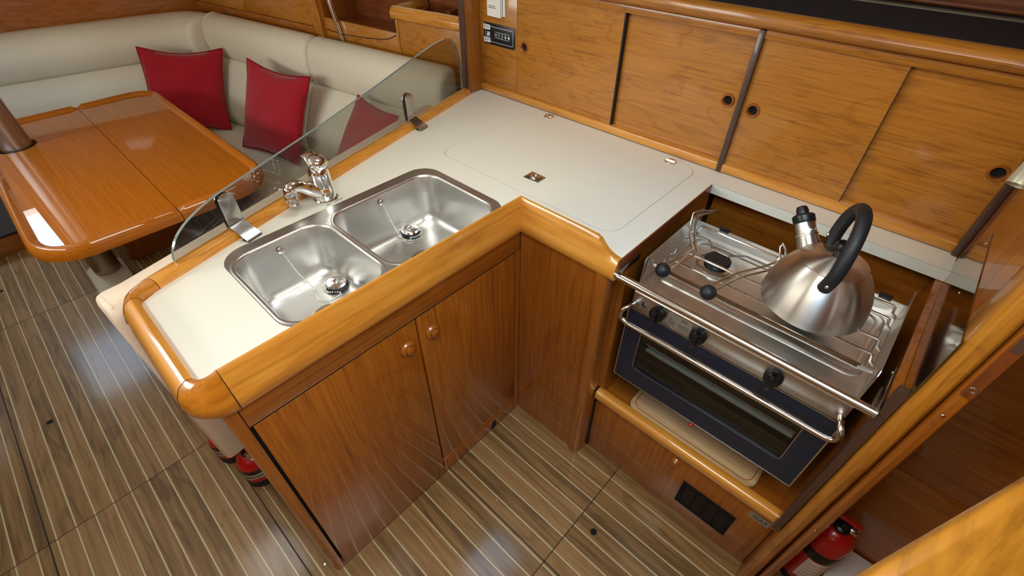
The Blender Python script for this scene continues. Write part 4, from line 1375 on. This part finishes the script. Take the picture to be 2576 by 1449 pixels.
# ------------------------------------------------------------------ mast post and saloon table
mp_ = thing('mast_post', 'brushed metal mast post passing down through the saloon table', 'post', (-2.135, -0.862, 0))
o = G().lathe([(0.0, 0.012), (0.058, 0.012), (0.058, ZT - 0.002), (0, ZT - 0.002)], 40).obj('tube', 'mast_steel', mp_)
o.matrix_parent_inverse = Matrix.Identity(4)
o = G().prism(rr(-0.10, 0.22, -0.085, 0.075, 0.05, 6), 0.0008, 0.016).obj('foot_plate', 'vinyl', mp_, bevel=0.004)
o.matrix_parent_inverse = Matrix.Identity(4)

tb = thing('saloon_table', 'glossy varnished drop-leaf saloon table with raised fiddle edges', 'table', (-1.77, -0.6, 0))
TX0, TX1, TY0, TY1, YS = -2.455, -1.085, -0.975, -0.235, -0.572
ZTB = 0.700


def leaf(y0, y1, corners, holes=()):
    poly = []
    for (cx, cy, rad, a0) in corners:
        if rad <= 0:
            poly.append((cx, cy))
        else:
            for i in range(9):
                a = math.radians(a0 + 90 * i / 8)
                poly.append((cx + rad * math.cos(a), cy + rad * math.sin(a)))
    return poly


near = leaf(0, 0, [(TX0, YS - 0.001, 0, 0), (TX0 + 0.08, TY0 + 0.08, 0.08, 180), (TX1 - 0.15, TY0 + 0.15, 0.15, 270), (TX1, YS - 0.001, 0, 0)])
far = leaf(0, 0, [(TX1, YS + 0.001, 0, 0), (TX1 - 0.14, TY1 - 0.14, 0.14, 0), (TX0 + 0.12, TY1 - 0.12, 0.12, 90), (TX0, YS + 0.001, 0, 0)])
hole = circle(-2.135, -0.862, 0.072, 28)
l1 = G().prism(near, ZTB - 0.030, ZTB, holes=[hole[::-1]]).obj('leaf', 'tabletop_x', tb, smooth=False)
l2 = G().prism(far, ZTB - 0.030, ZTB).obj('leaf', 'tabletop_x', tb, smooth=False)
G().box(-2.118, -2.116, TY0 + 0.04, YS - 0.003, ZTB - 0.001, ZTB + 0.0003).obj('leaf_joint', 'seam', l1, smooth=False)
G().box(-2.29, -2.289, TY0 + 0.04, YS - 0.003, ZTB - 0.001, ZTB + 0.0002).obj('leaf_joint', 'cab_y', l1, smooth=False)
pr = [(0.030, -0.030), (0.030, 0.000), (0.022, 0.006), (0.013, 0.013), (0.004, 0.014), (-0.003, 0.008), (-0.006, -0.004), (-0.010, -0.014), (-0.008, -0.034), (0.0, -0.038)]


def fid(poly, parent, cut):
    """raised rim following an open outline; ends nipped where the leaves meet"""
    path = [Vector((p[0], p[1], 0)) for p in poly]
    k = len(path)
    loops = []
    for i in range(k):
        d0 = (path[i] - path[i - 1]).normalized() if i > 0 else (path[1] - path[0]).normalized()
        d1 = (path[i + 1] - path[i]).normalized() if i < k - 1 else d0
        n0 = Vector((-d0.y, d0.x, 0))
        n1 = Vector((-d1.y, d1.x, 0))
        nn = (n0 + n1).normalized()
        scl = 1 / max(0.5, nn.dot(n0))
        fac = 1.0
        if i in (0, k - 1):
            fac = 0.1
        loops.append([tuple(path[i] + nn * o_ * scl + Vector((0, 0, ZTB + (z_ * fac if z_ > 0 else z_)))) for o_, z_ in pr])
    g = G()
    g.loft(loops)
    return g.obj('fiddle_rim', 'tabletop_y', parent)


def densify(poly):
    a, b = Vector((poly[0][0], poly[0][1], 0)), Vector((poly[1][0], poly[1][1], 0))
    c, d = Vector((poly[-2][0], poly[-2][1], 0)), Vector((poly[-1][0], poly[-1][1], 0))
    e1 = a + (b - a).normalized() * 0.022
    e2 = d + (c - d).normalized() * 0.022
    return [poly[0], (e1.x, e1.y)] + poly[1:-1] + [(e2.x, e2.y), poly[-1]]


fid(densify(near), l1, 0)
fid(densify(far), l2, 0)
G().prism(rr(-2.44, -2.14, -0.76, -0.40, 0.05, 5), 0.001, 0.660).obj('pedestal_box', 'cab_z', tb, bevel=0.003)
G().box(-2.40, -1.2, -0.62, -0.52, 0.645, 0.669).obj('under_rail', 'cab_x', tb, bevel=0.003)

# ------------------------------------------------------------------ settee
se = thing('settee', 'cream vinyl U-shaped settee running round the saloon table', 'settee', (-2.0, 0.2, 0))


def wline(x):
    return 0.315 + (x + 2.597) * 0.29 / 1.8


seat = [(-0.76, wline(-0.76)), (-2.85, wline(-2.85)), (-2.93, 0.18), (-3.13, -0.99), (-2.66, -0.99), (-2.60, -0.34), (-2.52, -0.22), (-2.40, -0.18), (-1.25, -0.18), (-1.12, -0.21), (-1.05, -0.29), (-1.02, -0.50), (-0.57, -0.62), (-0.60, -0.40), (-0.735, 0.10), (-0.78, 0.46)]
G().prism(seat, 0.30, 0.42).obj('seat_cushion', 'vinyl', se, bevel=0.03, seg=4)
base = [(-0.78, wline(-0.78)), (-2.85, wline(-2.85)), (-2.93, 0.18), (-3.13, -0.98), (-2.72, -0.98), (-2.66, -0.30), (-2.54, -0.14), (-2.40, -0.10), (-1.20, -0.10), (-1.06, -0.18), (-1.00, -0.46), (-0.66, -0.55), (-0.79, 0.05), (-0.80, 0.46)]
G().prism(base, 0.0, 0.298).obj('seat_base', 'cab_z', se, bevel=0.003)

UP = [(0.004, 0.70), (0.004, 0.885), (0.012, 0.904), (0.040, 0.916), (0.075, 0.913), (0.110, 0.894), (0.134, 0.862), (0.146, 0.810), (0.146, 0.760), (0.138, 0.715), (0.126, 0.688), (0.08, 0.68)]
UP = [(o_ * SK, Z0 + SK * z_) for o_, z_ in UP]
LO = [(0.01, 0.335), (0.01, 0.70), (0.10, 0.70), (0.135, 0.688), (0.165, 0.650), (0.200, 0.590), (0.240, 0.520), (0.268, 0.460), (0.280, 0.400), (0.276, 0.350), (0.26, 0.335)]
LO = [(o_ * SK, Z0 + SK * z_) for o_, z_ in LO]


def pad_loops(path, prof, endr=0.03):
    """sweep with rounded ends: profile shrinks toward its middle near the ends"""
    pts = [Vector(p) for p in path]
    L = [0.0]
    for a, b in zip(pts, pts[1:]):
        L.append(L[-1] + (b - a).length)
    tot = L[-1]

    def at(d):
        for i in range(len(pts) - 1):
            if d <= L[i + 1] + 1e-9:
                t = (d - L[i]) / (L[i + 1] - L[i])
                return pts[i].lerp(pts[i + 1], t)
        return pts[-1]
    ds = [0, endr * 0.12, endr * 0.4, endr] + [x for x in L[1:-1] if endr < x < tot - endr] + [tot - endr, tot - endr * 0.4, tot - endr * 0.12, tot]
    loops = []
    cz = sum(z for o, z in prof) / len(prof)
    co = sum(o for o, z in prof) / len(prof)
    ps = [at(d) for d in ds]
    for i, d in enumerate(ds):
        a, b = ps[max(i - 1, 0)], ps[min(i + 1, len(ps) - 1)]
        dd = (b - a).normalized()
        nn = Vector((dd.y, -dd.x, 0))
        e = min(d, tot - d)
        k = 0.0
        if e < endr:
            k = endr * (1 - math.sqrt(max(0, 1 - (1 - e / endr) ** 2)))
        lp = []
        for o_, z_ in prof:
            vo, vz = o_ - co, z_ - cz
            Ln = math.hypot(vo, vz)
            f = max(0.05, (Ln - k) / Ln)
            p = ps[i] + nn * (co + vo * f)
            lp.append((p.x, p.y, cz + vz * f))
        loops.append(lp)
    return loops


corner = bez((-2.974, -0.05, 0), (-2.937, 0.15, 0), (-2.915, 0.265, 0), (-2.735, wline(-2.735), 0), 10)
pathA = [FA + fd * 0.02, FA + fd * 0.35, FA + fd * 0.7] + corner + [Vector((-2.685, wline(-2.685), 0))]
pathB = [Vector((-2.68, wline(-2.68), 0)), Vector((-2.22, wline(-2.22), 0)), Vector((-1.770, wline(-1.770), 0))]
pathC = [Vector((-1.765, wline(-1.765), 0)), Vector((-1.34, wline(-1.34), 0)), Vector((-0.897, wline(-0.897), 0))]
for nm, pp in (('a', pathA), ('b', pathB), ('c', pathC)):
    g = G()
    upf = UP if nm != 'a' else [(o_ * 1.55, z_ - 0.011) for o_, z_ in UP]
    g.loft(pad_loops(pp, upf, 0.035))
    up = g.obj('backrest', 'vinyl', se, angle=60)
    g = G()
    lo = LO if nm != 'a' else [(min(o_ * 1.5, 0.26), z_ - 0.012) for o_, z_ in LO]
    g.loft(pad_loops(pp, lo, 0.02))
    g.obj('lower_back', 'vinyl', se, angle=60)
    if nm != 'a':
        p = pp[0]
        dd = (pp[1] - pp[0]).normalized()
        nn = Vector((dd.y, -dd.x, 0))
        for off in (0.030, 0.040):
            G().tube([tuple(p + dd * off + nn * (o_ + 0.0005) + Vector((0, 0, z_))) for o_, z_ in UP[2:-1]], 0.0011, 5).obj('stitching', 'thread', up)
# padded back of the galley peninsula
BK = [(0.002, 0.22), (0.002, 0.84), (0.012, 0.862), (0.04, 0.874), (0.09, 0.870), (0.122, 0.845), (0.130, 0.80), (0.130, 0.34), (0.120, 0.24), (0.10, 0.205), (0.03, 0.205)]
pp = [Vector((-0.425, -0.872, 0)), Vector((-0.433, -0.80, 0)), Vector((-0.575, -0.30, 0)), Vector((-0.775, 0.40, 0))]
g = G()
g.loft(pad_loops([p for p in pp[::-1]], [(o_, z_) for o_, z_ in BK], 0.02))
bk = g.obj('peninsula_back', 'vinyl_pad', se, angle=60)
G().tube([(-0.505, -0.868, 0.868), (-0.48, -0.865, 0.872), (-0.44, -0.86, 0.868)], 0.0015, 6).obj('stitching', 'thread', bk)


# ------------------------------------------------------------------ red cushions
def cushion(label, corners, thick, sag):
    """corners: tl, tr, br, bl in space; a soft square pillow with piping round its seam"""
    tl, tr, br, bl = [Vector(c) for c in corners]
    ctr = (tl + tr + br + bl) / 4
    t = thing('throw_cushion', label, 'cushion', tuple((bl + br) / 2), 'red throw cushions on the settee')
    n = 18
    nrm = (tr - tl).cross(bl - tl).normalized()
    if nrm.dot(Vector((0.71, -0.8, 1.6)) - ctr) < 0:
        nrm = -nrm

    def base_pt(u, v):
        p = tl.lerp(tr, u).lerp(bl.lerp(br, u), v)
        su = math.sin(math.pi * u)
        sv = math.sin(math.pi * v)
        # edges pull in between the ears
        inx = ((tl.lerp(bl, v) + (tr.lerp(br, v) - tl.lerp(bl, v)) * 0.5) - p)
        pull = 0.085 * sv * abs(2 * u - 1) ** 3
        p = p + inx * pull
        iny = ((tl.lerp(tr, u) + (bl.lerp(br, u) - tl.lerp(tr, u)) * 0.5) - p)
        p = p + iny * 0.085 * su * abs(2 * v - 1) ** 3
        return p, su, sv
    vs, fs = [], []
    rnd = random.Random(int(ctr.x * 1000))
    wr = [(rnd.uniform(2, 5), rnd.uniform(2, 5), rnd.uniform(0, 6)) for _ in range(3)]
    for side in (1, -1):
        for j in range(n + 1):
            for i in range(n + 1):
                u, v = i / n, j / n
                p, su, sv = base_pt(u, v)
                h = thick * (su * sv) ** 0.42
                wob = sum(math.sin(a * u * 3 + b * v * 3 + c) for a, b, c in wr) * 0.004 * (su * sv)
                vs.append(p + nrm * (side * h + wob) + Vector((0, 0, -sag * su * (1 - v) * 0.5)))
    N1 = (n + 1) * (n + 1)
    for s_ in range(2):
        for j in range(n):
            for i in range(n):
                a = s_ * N1 + j * (n + 1) + i
                q = (a, a + 1, a + n + 2, a + n + 1)
                fs.append(q if s_ == 0 else q[::-1])
    g = G()
    g.add(vs, fs)
    g.obj('cover', 'red_cloth', t, angle=80)
    rim = []
    for i in range(n):
        rim.append(vs[i])
    for j in range(n):
        rim.append(vs[j * (n + 1) + n])
    for i in range(n, 0, -1):
        rim.append(vs[n * (n + 1) + i])
    for j in range(n, 0, -1):
        rim.append(vs[j * (n + 1)])
    G().tube(rim, 0.004, 8, closed=True).obj('piping', 'red_piping', t)
    return t


cushion('dark red cushion leaning in the corner of the settee beyond the table', [(-2.69, -0.165, 0.855), (-2.45, 0.185, 0.822), (-2.345, 0.035, 0.428), (-2.58, -0.30, 0.455)], 0.060, 0.03)
cushion('red cushion leaning on the hull-side settee back, half behind the glass screen', [(-2.005, 0.145, 0.865), (-1.584, 0.250, 0.843), (-1.624, 0.085, 0.432), (-2.061, -0.020, 0.432)], 0.055, 0.02)
cushion('red cushion lying behind the glass screen at the aft end of the settee', [(-1.323, 0.335, 0.80), (-1.038, 0.345, 0.775), (-1.10, 0.19, 0.445), (-1.45, 0.17, 0.445)], 0.05, 0.0)

# dark low step box near the forward bulkhead
db = thing('step_box', 'dark low step box on the floor at the far left under the table edge', 'box', (-2.95, -1.4, 0))
G().box(-3.3, -2.70, -1.66, -1.10, 0.0, 0.105).obj('body', 'cab_y', db, bevel=0.004)
G().box(-3.3, -2.69, -1.67, -1.09, 0.106, 0.118).obj('tread', 'dark_liner', db, bevel=0.003)
